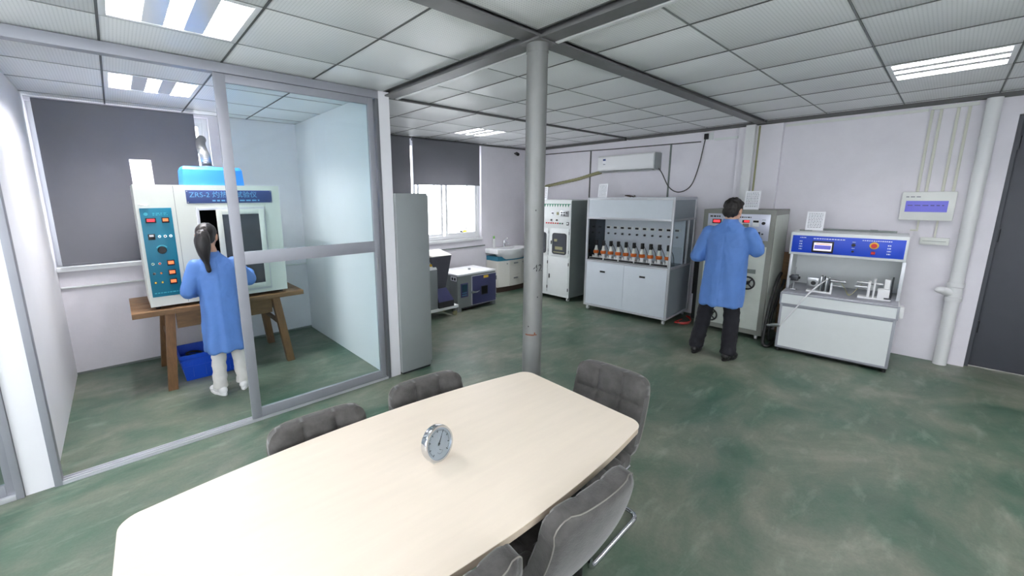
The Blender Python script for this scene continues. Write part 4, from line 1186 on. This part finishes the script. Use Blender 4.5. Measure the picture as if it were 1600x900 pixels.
def hand_wheel(x, z):
    w = MB().tube([(x + .072 * math.cos(2 * PI * k / 28), -.05, z + .072 * math.sin(2 * PI * k / 28)) for k in range(28)], .010, 8, True).build('hand_wheel', 'black', dr, 0, 60)
    mb = MB()
    for a in (PI / 4, 3 * PI / 4, 5 * PI / 4, 7 * PI / 4): mb.cyl((x, -.045, z), (x + .07 * math.cos(a), -.05, z + .07 * math.sin(a)), .008, n=8)
    mb.cyl((x, -.06, z), (x, -.006, z), .020, n=14); mb.build('spokes', 'black', w, 0, 40)
hand_wheel(.565, .685); hand_wheel(.205, .225)
cy('screw', 'steel', dr, (CWd - .075, -.010, 1.09), (CWd - .075, -.006, 1.09), .007)
card('white notice card on top of the grey control cabinet', (5.60, 1.53, Hh + .001), RW, .155, .215, 9, 41)
# dark board and cable leaning between the benches
t = thing('dark_board', 'dark board standing on the floor between aluminium bench and grey control cabinet', 'board', (5.95, 2.23, 0), RW)
bx('board', 'black_soft', t, 0, .16, 0, .02, .35, .98, .003); bx('stand', 'black_soft', t, .02, .14, 0, .02, 0, .35)
t = thing('brown_board', 'olive brown panel leaning behind the blue panel bench', 'board', (6.08, 1.255, 0), RW)
bx('board', 'wood_old', t, 0, .115, 0, .015, 0, 1.02, .002)
t = thing('red_cable', 'red and grey cables lying on the floor beside the aluminium bench', 'cable', (5.62, 2.16, 0))
for k, (m, r) in enumerate((('red', .008), ('cord_dark', .007), ('red', .006))):
    MB().tube(smooth_path([(.0 + .05 * k, .08, .01 + .004 * k), (-.1, .03 + .03 * k, .012), (-.05, -.06, .02 + .01 * k), (.12, -.03, .03), (.2, .06, .05), (.28, .04, .02)], 6), r, 6).build('cable', m, t, 0, 60)

# --- D: blue panel bench
DW = .905
t = thing('blue_panel_bench', 'white test bench with blue control panel and touch screen', 'test bench', (5.335, 1.083, 0), RW + .06)
Dp = .70
bx('plinth', 'black', t, .02, DW - .02, .02, Dp - .02, .03, .055)
for x in (.03, DW - .03):
    for y in (.04, Dp - .04): cy('foot', 'black', t, (x, y, 0), (x, y, .03), .018)
bx('lower_body', 'cab_white', t, .012, DW - .012, .012, Dp, .055, .53)
frame_xz(.004, DW - .004, .045, .535, .022, .004, .012).build('front_trim', 'alu', t, .002)
bx('front_panel', 'cab_white', t, .026, DW - .026, .006, .012, .067, .513)
bx('drawer_box', 'cab_white', t, 0, DW, 0, Dp, .535, .668, .002)
frame_xz(-.004, DW + .004, .535, .668, .016, -.006, 0).build('drawer_trim', 'alu', t, .002)
bx('drawer_front', 'cab_white', t, .012, DW - .012, -.003, -.0002, .551, .652)
bx('deck', 'alu', t, .01, DW - .01, .01, Dp - .01, .668, .678, .002)
for x in (.005, DW - .03): bx('upright', 'alu_bright', t, x, x + .025, .22, .245, .678, 1.06, .002)
bx('back_board', 'cab_white', t, .005, DW - .005, Dp - .02, Dp, .678, 1.06)
for x in (.007, DW - .013): bx('side_board', 'cab_white', t, x, x + .006, .40, Dp - .02, .678, 1.06)
hd = bx('control_head', 'cab_white', t, -.006, DW - .012, .20, Dp, 1.065, 1.305, .004)
pb = bx('control_panel', 'panel_blue', hd, .012, DW - .030, .195, .200, 1.09, 1.272, .001)
sc = bx('touch_screen', 'black', pb, .185, .36, .186, .195, 1.102, 1.222, .003)
bx('screen', 'screen_white', sc, .20, .345, .1845, .186, 1.122, 1.205); bx('screen_graph', 'screen_purple', sc, .205, .34, .1840, .1845, 1.138, 1.180); bx('screen_bar', 'led_orange', sc, .215, .33, .1840, .1845, 1.188, 1.196)
rows_front('small_print', 'text_white', pb, .19, .44, 1.237, 1.255, .1945, 1, .55, 12, .0006, 6)
rows_front('small_print', 'text_white', pb, .57, .78, 1.243, 1.259, .1945, 1, .55, 12, .0006, 7)
rows_front('small_print', 'text_white', pb, .075, .13, 1.245, 1.258, .1945, 1, .6, 4, .0006, 8)
for x in (.075, .755): rows_front('small_print', 'text_white', pb, x, x + .028, 1.115, 1.225, .1945, 4, .42, 2, .0006, 9)
for z in (1.20, 1.135): cy('knob', 'black', pb, (.51, .178, z), (.51, .195, z), .016 if z > 1.18 else .010)
bx('print_line', 'text_white', pb, .498, .522, .1942, .195, 1.226, 1.232); bx('print_line', 'text_white', pb, .498, .522, .1942, .195, 1.163, 1.169)
es = cy('emergency_plate', 'yellow', pb, (.66, .190, 1.205), (.66, .195, 1.205), .034, n=24); cy('emergency_stop', 'red', es, (.66, .165, 1.205), (.66, .190, 1.205), .022, .020, 20)
rb = bx('power_switch', 'red', pb, .645, .675, .186, .195, 1.118, 1.146, .003)
bx('socket_outlet', 'white_plastic', t, DW + .004, DW + .034, .06, .14, .545, .655, .003)
mb = MB(); mb.box(.03, .14, .45, .47, 1.305, 1.315); mb.box(.20, DW - .1, Dp - .03, Dp - .01, 1.305, 1.325); mb.box(.60, .66, Dp - .05, Dp - .01, 1.305, 1.33)
mb.build('top_rail', 'cab_side', hd)
DM = Matrix.Translation((5.335, 1.083, 0)) @ Matrix.Rotation(RW + .06, 4, 'Z')
# jigs on the deck
def jig(name, label, x, y): 
    return thing(name, label, 'test jig', tuple(DM @ Vector((x, y, .6785))), RW + .06)
t = jig('clamp_stand', 'small dark clamp on a post at the left end of the blue panel bench', .075, .18)
cy('post', 'steel', t, (0, 0, 0), (0, 0, .25), .008); bx('clamp', 'dark_steel', t, -.03, .035, -.03, .03, .10, .165, .006); bx('base', 'steel', t, -.025, .025, -.025, .025, 0, .012, .002); cy('screw', 'dark_steel', t, (-.045, 0, .135), (.05, 0, .135), .014)
t = jig('plug_jig', 'steel clamping jig with round gauge on the left of the blue panel bench', .30, .19)
bx('base', 'white_plastic', t, -.11, .10, -.05, .05, 0, .02, .003)
MB().cyl((-.055, -.045, .10), (-.055, .035, .10), .038, n=20).build('gauge', 'steel', t, 0, 40); cy('gauge_face', 'black', t, (-.055, -.048, .10), (-.055, -.045, .10), .022)
bx('block', 'steel', t, -.11, -.015, -.03, .03, .06, .155, .004)
for k in range(4): bx('plate', ('steel', 'dark_steel')[k % 2], t, .0 + k * .022, .012 + k * .022, -.045, .045, .02, .18 - .006 * k, .001)
cy('rod', 'steel', t, (.07, 0, .14), (.20, 0, .135), .014); cy('rod', 'steel', t, (.07, .0, .09), (.19, 0, .085), .010); bx('bracket', 'white_plastic', t, .085, .10, -.05, .05, .02, .12, .002)
t = jig('socket_jig', 'white clamping jig with square block on the right of the blue panel bench', .72, .20)
bx('base', 'white_plastic', t, -.12, .12, -.055, .055, 0, .018, .003)
bx('plate', 'white_plastic', t, -.055, -.035, -.05, .05, .018, .17, .002); bx('plate', 'white_plastic', t, -.015, .0, -.045, .045, .018, .20, .002)
bx('block', 'white_plastic', t, .02, .105, -.05, .045, .018, .11, .004); bx('rear_block', 'white_plastic', t, .06, .10, .0, .05, .11, .20, .003)
cy('rod', 'steel', t, (-.14, 0, .15), (.05, 0, .15), .012); cy('rod', 'steel', t, (-.15, -.02, .11), (-.03, -.02, .11), .014); cy('post', 'dark_steel', t, (.115, .03, .018), (.115, .03, .23), .007); bx('foot', 'dark_steel', t, .07, .12, -.06, -.03, .018, .03, .002)
t = thing('wire_leads', 'thin pale wires looping between the two jigs of the blue panel bench', 'wires', (0, 0, 0))
def DP(x, y, z): return DM @ Vector((x, y, z))
for dy in (0, .012, .03): MB().tube(smooth_path([DP(.46, .19, .81), DP(.50, .17, .75), DP(.53, .16, .70 - dy * .3), DP(.56, .165, .71), DP(.60, .18 + dy, .78), DP(.62, .19, .81)], 6), .003, 5).build('wire', 'brown_sleeve', t, 0, 60)
t = thing('power_lead', 'white power lead hanging over the front of the blue panel bench', 'cable', (0, 0, 0))
MB().tube(smooth_path([DP(.37, .19, .84), DP(.30, .06, .78), DP(.22, -.03, .66), DP(.12, -.045, .46), DP(.05, -.04, .33), DP(.02, -.03, .30)], 8), .007, 8).build('cable', 'white_plastic', t, 0, 60)
mb = MB().cyl(DP(.03, -.03, .305), DP(-.05, -.02, .285), .020, .018, 12).cyl(DP(-.05, -.02, .285), DP(-.085, -.015, .275), .014, .012, 12); mb.build('connector', 'steel', t, 0, 40)
t = thing('black_cables', 'thick black cables looping on the floor between control cabinet and blue panel bench', 'cable', (0, 0, 0))
MB().tube(smooth_path([(5.80, 1.20, .80), (5.62, 1.195, .72), (5.48, 1.20, .50), (5.42, 1.205, .25), (5.385, 1.205, .06), (5.36, 1.175, .019), (5.39, 1.145, .019), (5.55, 1.155, .019), (5.75, 1.17, .019)], 8), .017, 10).build('cable', 'black', t, 0, 60)
MB().tube(smooth_path([(5.95, 1.19, .70), (5.75, 1.19, .52), (5.62, 1.20, .32), (5.58, 1.20, .10), (5.62, 1.19, .016)], 8), .013, 8).build('cable', 'rubber_dark', t, 0, 60)
card('white notice card standing behind the blue control panel', tuple(DM @ Vector((.155, .44, 1.316))), RW + .06, .155, .205, 10, 51)

# ================================================================== ON THE RIGHT WALL
t = thing('air_conditioner', 'white wall air conditioner above the aluminium test bench', 'air conditioner', (XW - .0005, 3.85, 2.07), RW)
MB().prism([(0, 0), (-.20, .03), (-.205, .05), (-.205, .235), (-.19, .262), (0, .27)], 0, .93, 'yz').build('body', 'white_plastic', t, .006)
bx('front_cover', 'ceramic', t, .01, .92, -.211, -.2052, .055, .24, .003)
bx('louver', 'cab_grey', t, .03, .90, -.195, -.06, .008, .018)
lb_ = bx('energy_label', 'white_paper', t, .09, .15, -.2125, -.211, .115, .215); bx('label_print', 'sign_blue', lb_, .095, .145, -.213, -.2125, .185, .212); bx('label_print', 'ink', lb_, .10, .14, -.213, -.2125, .125, .135)
bx('end_cap', 'cab_grey', t, .93, .945, -.19, -.0, .01, .255, .004)
t = thing('drain_hose', 'wrapped beige pipe running from the air conditioner along the wall', 'pipe', (0, 0, 0))
pp = smooth_path([(XW - .08, 3.86, 2.09), (XW - .05, 4.05, 2.06), (XW - .045, 4.35, 1.995), (XW - .045, 4.75, 1.935), (XW - .045, 5.10, 1.88), (XW - .03, 5.40, 1.84)], 12)
MB().tube(pp, [.026 + (.003 if k % 2 else -.002) for k in range(len(pp))], 10).build('sleeve', 'brown_sleeve', t, 0, 30)
t = thing('hanging_cable', 'dark power cable drooping from the air conditioner to the wall socket', 'cord', (0, 0, 0))
MB().tube(smooth_path([(XW - .10, 2.893, 2.10), (XW - .04, 2.86, 2.02), (XW - .012, 2.763, 1.83), (XW - .012, 2.62, 1.752), (XW - .012, 2.46, 1.83), (XW - .012, 2.375, 2.08), (XW - .014, 2.32, 2.43), (XW - .035, 2.30, 2.47)], 8), .007, 7).build('cord', 'cord_dark', t, 0, 60)
t = thing('wall_socket', 'wall socket with black plug near the ceiling', 'socket', (XW, 2.27, 2.49), RW)
bx('plate', 'cab_white', t, -.06, .05, -.012, 0, -.05, .05, .003); bx('plug', 'black', t, -.055, -.005, -.045, -.012, -.04, .035, .006)
t = thing('meter_box', 'white wall box with purple display beside the drain pipe', 'meter box', (XW - .0005, .335, 1.44), RW)
bx('box', 'panel_box', t, 0, .372, -.065, 0, 0, .285, .008)
d = bx('display', 'screen_purple', t, .035, .325, -.0675, -.065, .085, .195, .001); rows_front('display_print', 'black', d, .05, .30, .135, .165, -.068, 1, .25, 5, .0005, 12)
rows_front('small_print', 'ink', t, .03, .14, .225, .245, -.0655, 1, .4, 3, .0005, 13)
MB().box(.14, .155, -.03, -.01, -.11, 0).box(.10, .141, -.03, -.01, -.11, -.095).build('stub_pipe', 'duct_beige', t); bx('stub_pipe', 'duct_beige', t, .27, .285, -.03, -.01, -.168, 0)
t = thing('cable_box', 'small white junction strip under the wall meter box', 'junction box', (XW - .0005, .155, 1.20), RW)
bx('box', 'panel_box', t, 0, .20, -.035, 0, 0, .07, .004); bx('groove', 'cab_side', t, .02, .18, -.0355, -.035, .033, .037)
t = thing('cable_ducts', 'four thin beige cable ducts running down the wall to the meter box', 'cable duct', (0, 0, 0))
for y in (.235, .175, .065, -.005): bx('duct', 'duct_beige', t, XW - .022, XW - .0005, y - .011, y + .011, 1.726, 2.512, .002)
PX, PY = XW - .062, -.145
t = thing('drain_pipe', 'white vertical drain pipe with tee beside the grey metal door', 'pipe', (PX, PY, 0))
MB().cyl((0, 0, 0), (0, 0, 2.556), .050, n=28).build('pipe', 'white_plastic', t, 0, 30)
MB().lathe([(.058, .66), (.060, .665), (.060, .70), (.054, .705), (.054, .80), (.060, .805), (.060, .84), (.058, .845)], n=28).build('tee', 'white_plastic', t, 0, 30)
mb = MB(); mb.cyl((-.02, .03, .745), (-.06, .085, .765), .040, .036, 18); mb.ell((-.065, .092, .768), (.040, .042, .034)); mb.build('branch', 'white_plastic', t, 0, 40)
for z in (1.35, 2.2): bx('clip', 'steel', t, -.053, .06, -.053, .053, z, z + .02) if False else MB().lathe([(.052, z), (.053, z), (.053, z + .02), (.052, z + .02)], n=24).build('clip', 'white_plastic', t, 0, 30)
# door
d = struct(box(XW + .10, XW + .145, DOOR[0] + .03, DOOR[1] - .03, .006, DOOR[3] - .03).build('door_1', 'metal_door_grey', None, .003))
mb = MB(); mb.box(XW + .06, XW + .16, DOOR[0], DOOR[0] + .03, 0, DOOR[3]); mb.box(XW + .06, XW + .16, DOOR[1] - .03, DOOR[1], 0, DOOR[3]); mb.box(XW + .06, XW + .16, DOOR[0] + .03, DOOR[1] - .03, DOOR[3] - .03, DOOR[3])
mb.build('door_frame', 'metal_door_grey', d)
for z in (.35, 1.25, 2.1): MB().cyl((XW + .09, DOOR[1] - .035, z), (XW + .09, DOOR[1] - .035, z + .12), .011, n=10).build('hinge', 'dark_steel', d, 0, 40)
bx('door_handle', 'steel', d, XW + .06, XW + .10, DOOR[0] + .07, DOOR[0] + .20, 1.02, 1.045, .004)

# ================================================================== PEOPLE (local +y is where the person faces, +x the person's right)
def hand(mb, Wp, d, nrm, side):
    Wp = Vector(Wp); d = Vector(d).normalized(); nrm = Vector(nrm); nrm = (nrm - d * nrm.dot(d)).normalized(); l = d.cross(nrm).normalized()
    for o in (-.024, -.008, .008, .024): mb.cap(Wp + l * o * .6, .014, Wp + d * .078 + l * o, .0125, 10)
    for o, ln in ((-.030, .056), (-.010, .072), (.010, .078), (.030, .068)):
        p = Wp + d * .082 + l * o * side; a = 0; r = .0088
        for k, (seg, da) in enumerate(((.45, 22), (.32, 30), (.23, 22))):
            a += math.radians(da); q = p + (d * math.cos(a) + nrm * math.sin(a)) * ln * seg
            mb.cap(p, r, q, r - .0008, 8); p = q; r -= .0008
    p = Wp + d * .022 + l * side * .028; q = p + (d * .65 + l * side * .75 + nrm * .3).normalized() * .042; e = q + (d * .9 + l * side * .25 + nrm * .35).normalized() * .030
    mb.cap(p, .012, q, .0095, 8); mb.cap(q, .0095, e, .008, 8)

def person(label, loc, rotz, P):
    t = thing('person', label, 'person', loc, rotz)
    H = Matrix.Translation(P['head']) @ Euler((math.radians(P['nod']), math.radians(P.get('roll', 0)), math.radians(P['turn']))).to_matrix().to_4x4()
    k = P['hs']
    h = lambda x, y, z: H @ Vector((x * k, y * k, z * k))
    def hell(mb, c, r): 
        tmp = MB().ell((0, 0, 0), [q * k for q in r]); return mb.add([H @ (Vector(v) + Vector(c) * k) for v in tmp.v], tmp.f)
    mb = MB()
    # head with face
    hell(mb, (0, -.012, .022), (.074, .094, .094)); hell(mb, (0, .028, -.045), (.060, .062, .066)); hell(mb, (0, .062, -.088), (.026, .022, .020))
    mb.cap(h(0, .080, .008), .008 * k, h(0, .100, -.030), .012 * k, 10); hell(mb, (.012, .090, -.034), (.009, .009, .007)); hell(mb, (-.012, .090, -.034), (.009, .009, .007))
    hell(mb, (.03, .066, .020), (.026, .014, .010)); hell(mb, (-.03, .066, .020), (.026, .014, .010)); hell(mb, (.040, .052, -.028), (.022, .022, .018)); hell(mb, (-.040, .052, -.028), (.022, .022, .018))
    for s in (1, -1): hell(mb, (s * .077, -.008, -.008), (.009, .020, .032)); hell(mb, (s * .080, -.016, .008), (.008, .014, .018))
    # neck, trunk
    nb = Vector(P['neck']); mb.chain([h(0, -.015, -.05), nb], [.052 * k, .050 * k])
    ch, pv = Vector(P['chest']), Vector(P['pelvis'])
    mb.ell(ch, (P['bw'], P['bd'], .15)); mb.ell((ch + pv) / 2, (P['bw'] * .86, P['bd'] * .92, .22)); mb.ell(pv, (P['bw'] * .90, P['bd'] * .9, .13)); mb.cap(ch, .06, nb, .046)
    for s, A in ((-1, P['armL']), (1, P['armR'])):
        sh, el, wr, hd, nr = [Vector(q) for q in A]
        mb.chain([ch + (sh - ch) * .5, sh, (sh + el) / 2, el, (el + wr) / 2, wr], [.06, .050, .043, .036, .034, .024]); hand(mb, wr, hd, nr, -s)
    for hp2, kn2, an in P['legs']:
        hp2, kn2, an = Vector(hp2), Vector(kn2), Vector(an)
        mb.chain([hp2, (hp2 + kn2) / 2, kn2, kn2 + (an - kn2) * .3, an], [.056, .055, .048, .047, .034]); mb.cap(an, .034, an + Vector((0, .10, -.045)), .026)
    link('body', blob(mb, .0062, 'body', 2), 'skin', t)
    # eyes, lips
    for s in (1, -1):
        e = MB().ell(h(s * .030, .070, .002), (.0115 * k,) * 3).build('eye', 'white_paper', t, 0, 60); MB().ell(h(s * .030, .0785, .002), (.0052 * k,) * 3).build('iris', 'black', e, 0, 60)
    MB().cap(h(-.018, .078, -.060), .006 * k, h(0, .086, -.060), .0075 * k, 8).cap(h(0, .086, -.060), .0075 * k, h(.018, .078, -.060), .006 * k, 8).build('lips', 'lips', t, 0, 60)
    # coat
    mb = MB(); N = 36; rings = []
    for z, cx_, cy_, rx, ry in P['coat']:
        rings.append([(cx_ + rx * math.copysign(abs(math.cos(q)) ** .85, math.cos(q)), cy_ + ry * math.copysign(abs(math.sin(q)) ** .85, math.sin(q)), z) for q in [2 * PI * j / N for j in range(N)]])
    mb.loft(rings)
    for A in (P['armL'], P['armR']):
        sh, el, wr = [Vector(q) for q in A[:3]]; rs = P['sleeve']
        wq = el + (wr - el) * .93
        mb.chain([sh, sh + (el - sh) * .5, el, el + (wq - el) * .5, wq], [rs[0], rs[1], rs[2], rs[3], rs[4]])
        d_ = (wq - el).normalized(); mb.cyl(wq - d_ * .05, wq + d_ * .012, rs[4] + .003, rs[4] + .006, 18)
    zb, ztop = P['coat'][0][0], P['coat'][-1][0]; sd = P['seed']
    def folds(c):
        low = max(0, min(1, (P['chest'][2] - c.z) / (P['chest'][2] - zb)))
        a = math.atan2(c.y, c.x)
        f = .009 * low * math.sin(a * 7 + 2.2 * mnoise.noise(Vector((a, c.z * 2.2, sd))))
        f += .009 * mnoise.noise(Vector((c.x * 9, c.y * 9, c.z * 3 + sd)))
        # sharp creases: ridged noise stretched downwards on the trunk, across on the sleeves
        rid = 1 - abs(mnoise.noise(Vector((c.x * 10 + c.z * 2, c.y * 8, c.z * 2.6 + sd)))) * 2.6
        f += .0045 * max(0, rid)
        rid2 = 1 - abs(mnoise.noise(Vector((c.x * 16 - c.z * 6, c.y * 14, c.z * 13 + sd + 5)))) * 3.2
        f += .0025 * max(0, rid2)
        # back seam
        f -= .006 * max(0, 1 - abs(c.x - P['chest'][0]) / .006) if c.y < 0 else 0
        return f
    ct = link('lab_coat', blob(mb, .0085, 'lab_coat', 4, folds), 'coat_blue', t)
    # collar
    cz = P['coat'][-1]; mbc = MB(); cr = []
    for dz, r, oy in ((-.035, .014, 0), (0, .008, 0), (.012, .004, 0), (.010, -.004, 0), (-.02, .0, 0)):
        cr.append([(cz[1] + (cz[3] + r) * math.cos(2 * PI * j / 28), cz[2] + (cz[4] + r) * math.sin(2 * PI * j / 28), cz[0] + dz) for j in range(28)])
    vs = [p for r in cr for p in r]; fs = [(i * 28 + j, i * 28 + (j + 1) % 28, (i + 1) * 28 + (j + 1) % 28, (i + 1) * 28 + j) for i in range(4) for j in range(28)]
    mbc.add(vs, fs).build('collar', 'coat_blue', ct, 0, 50)
    # seam lines on the back of the coat
    # trousers
    mb = MB()
    for (hp2, kn2, an) in P['legs']:
        hp2, kn2, an = Vector(hp2), Vector(kn2), Vector(an); cuff = an + (kn2 - an) * .04
        mb.chain([hp2, (hp2 + kn2) / 2, kn2, (kn2 + cuff) / 2, cuff], P['trouser_r'])
        mb.cyl(cuff + Vector((0, 0, .03)), cuff + Vector((0, 0, -.035)), P['trouser_r'][-1] + .001, P['trouser_r'][-1] + .004, 20)
    mb.ell(P['pelvis'], (P['bw'] * .96, P['bd'] * .98, .12))
    link('trousers', blob(mb, .009, 'trousers', 3, lambda c: .007 * mnoise.noise(Vector((c.x * 14, c.y * 14, c.z * 20 + sd))) + .004 * mnoise.noise(c * 38)), P['trouser_m'], t)
    # shoes
    for (hp2, kn2, an), yaw in zip(P['legs'], P['shoe_yaw']):
        an = Vector(an); mb = MB(); s = P['shoe_s']
        mb.ell((0, -.035, .045), (.038, .050, .043)).ell((0, .04, .040), (.040, .075, .038)).ell((0, .115, .030), (.042, .060, .030)).cap((0, -.01, .05), .036, (0, -.02, .085), .034)
        me = blob(mb, .007, 'shoe', 3)
        for v in me.vertices: v.co.z = max(v.co.z, .010)
        so = MB().prism([(x * 1.0, y) for x, y in [(.036 * math.cos(q) if math.sin(q) < 0 else .045 * math.cos(q), (.035 + .145 * math.sin(q)) if math.sin(q) > 0 else .035 + .125 * math.sin(q)) for q in [2 * PI * j / 28 for j in range(28)]]], 0, .022).mesh('sole', .003)
        Ms = Matrix.Translation((an.x, an.y, 0)) @ Matrix.Rotation(yaw, 4, 'Z') @ Matrix.Scale(s, 4)
        me.transform(Ms); so.transform(Ms); me.update(); so.update()
        sh_ = link('shoe', me, P['shoe_m'], t); link('sole', so, P['sole_m'], sh_)
        if P.get('sock'): MB().cyl(an + Vector((0, 0, -.01)), an + Vector((0, .0, .05)), .037, .036, 18).build('sock', 'sock', t, 0, 40)
    # hair
    mb = MB()
    for c, r in P['hair']: hell(mb, c, r)
    hr = link('hair', blob(mb, .006, 'hair', 2, lambda c: P['hair_n'] * mnoise.noise(Vector((c.x * 45, c.y * 45, c.z * 14)))), P['hair_m'], t)
    if P.get('tail'):
        pts = smooth_path([H @ (Vector(p) * k) for p in P['tail']], 6); n = len(pts)
        rr = [P['tail_r'][0] + (P['tail_r'][1] - P['tail_r'][0]) * math.sin(PI * min(1, (i / n) * 1.15 + .05)) for i in range(n)]
        mbt = MB(); mbt.chain(pts, rr, 12)
        link('ponytail', blob(mbt, .007, 'ponytail', 2, lambda c: .006 * mnoise.noise(Vector((c.x * 60, c.y * 60, c.z * 8)))), P['hair_m'], t)
        MB().tube([pts[1] + (pts[2] - pts[0]).normalized().orthogonal() * 0 + Vector((.024 * math.cos(2 * PI * j / 18), .010 * math.sin(2 * PI * j / 18), .022 * math.sin(2 * PI * j / 18))) for j in range(18)], .007, 8, True).build('hair_tie', 'steel', t, 0, 60)
    return t

MAN = dict(head=(.045, .055, 1.545), nod=-14, turn=-6, hs=1.02, neck=(.045, .02, 1.40), chest=(.045, .0, 1.23), pelvis=(.03, 0, .84), bw=.155, bd=.090,
    armL=((-.135, .0, 1.325), (-.225, -.03, 1.065), (-.10, .20, 1.10), (.35, .9, .15), (.8, 0, -.5)),
    armR=((.222, .0, 1.325), (.290, .06, 1.165), (.215, .29, 1.235), (-.3, .9, .3), (-.6, 0, -.6)),
    legs=[((-.06, .0, .82), (-.115, .03, .45), (-.160, -.01, .085)), ((.12, .0, .82), (.145, .03, .45), (.158, -.01, .085))],
    coat=[(.575, .03, -.005, .198, .145), (.585, .03, -.005, .198, .145), (.75, .035, 0, .195, .14), (.95, .04, 0, .188, .13), (1.12, .045, 0, .190, .125), (1.25, .045, 0, .195, .118), (1.33, .045, 0, .185, .105), (1.385, .045, .005, .135, .085), (1.425, .045, .012, .080, .070), (1.455, .045, .02, .060, .062)],
    sleeve=(.070, .068, .066, .060, .048), seed=3.3, trouser_r=[.074, .078, .074, .072, .072], trouser_m='trousers_black', shoe_s=1.02, shoe_yaw=(.10, -.16), shoe_m='shoe_black', sole_m='black',
    hair=[((0, -.020, .040), (.082, .098, .088)), ((0, -.050, -.010), (.074, .060, .070)), ((.03, .045, .085), (.040, .035, .026)), ((-.03, .045, .085), (.040, .035, .026)), ((0, .0, .105), (.05, .06, .028))], hair_n=.010, hair_m='hair_man')
person('man in blue lab coat and black trousers standing at the grey control cabinet', (4.665, 1.49, 0), RW, MAN)

WOMAN = dict(head=(-.035, .030, 1.388), nod=-12, turn=-22, roll=3, hs=.96, neck=(-.02, .0, 1.245), chest=(0, .0, 1.08), pelvis=(.005, 0, .75), bw=.130, bd=.080,
    armL=((-.140, .0, 1.145), (-.215, .0, .945), (-.13, .19, .905), (.3, .9, .1), (.8, 0, -.5)),
    armR=((.145, .01, 1.145), (.255, .09, .98), (.290, .215, 1.02), (-.35, .85, .25), (-.7, 0, -.5)),
    legs=[((-.065, .0, .74), (-.055, .02, .42), (-.078, -.005, .082)), ((.080, .0, .74), (.088, .02, .42), (.108, .015, .082))],
    coat=[(.400, .0, -.005, .156, .125), (.412, .0, -.005, .156, .125), (.55, .0, 0, .150, .118), (.75, .0, 0, .142, .110), (.92, -.002, 0, .143, .105), (1.05, .0, 0, .155, .105), (1.125, .0, 0, .152, .095), (1.18, -.005, .0, .110, .078), (1.222, -.015, .004, .068, .062), (1.252, -.02, .008, .052, .055)],
    sleeve=(.060, .058, .058, .052, .042), seed=9.1, trouser_r=[.060, .061, .060, .056, .055], trouser_m='trousers_white', shoe_s=.92, shoe_yaw=(.30, -.25), shoe_m='sneaker', sole_m='sneaker', sock=True,
    hair=[((0, -.018, .034), (.081, .098, .086)), ((0, -.040, -.012), (.075, .064, .068)), ((0, -.085, .0), (.035, .03, .035))], hair_n=.003, hair_m='hair',
    tail=[(0, -.095, .02), (0, -.125, .0), (.004, -.140, -.06), (.012, -.132, -.14), (.025, -.115, -.22), (.04, -.10, -.30)], tail_r=(.020, .056))
person('woman in light blue lab coat and white trousers with a black ponytail', (.585, 4.045, 0), 0, WOMAN)
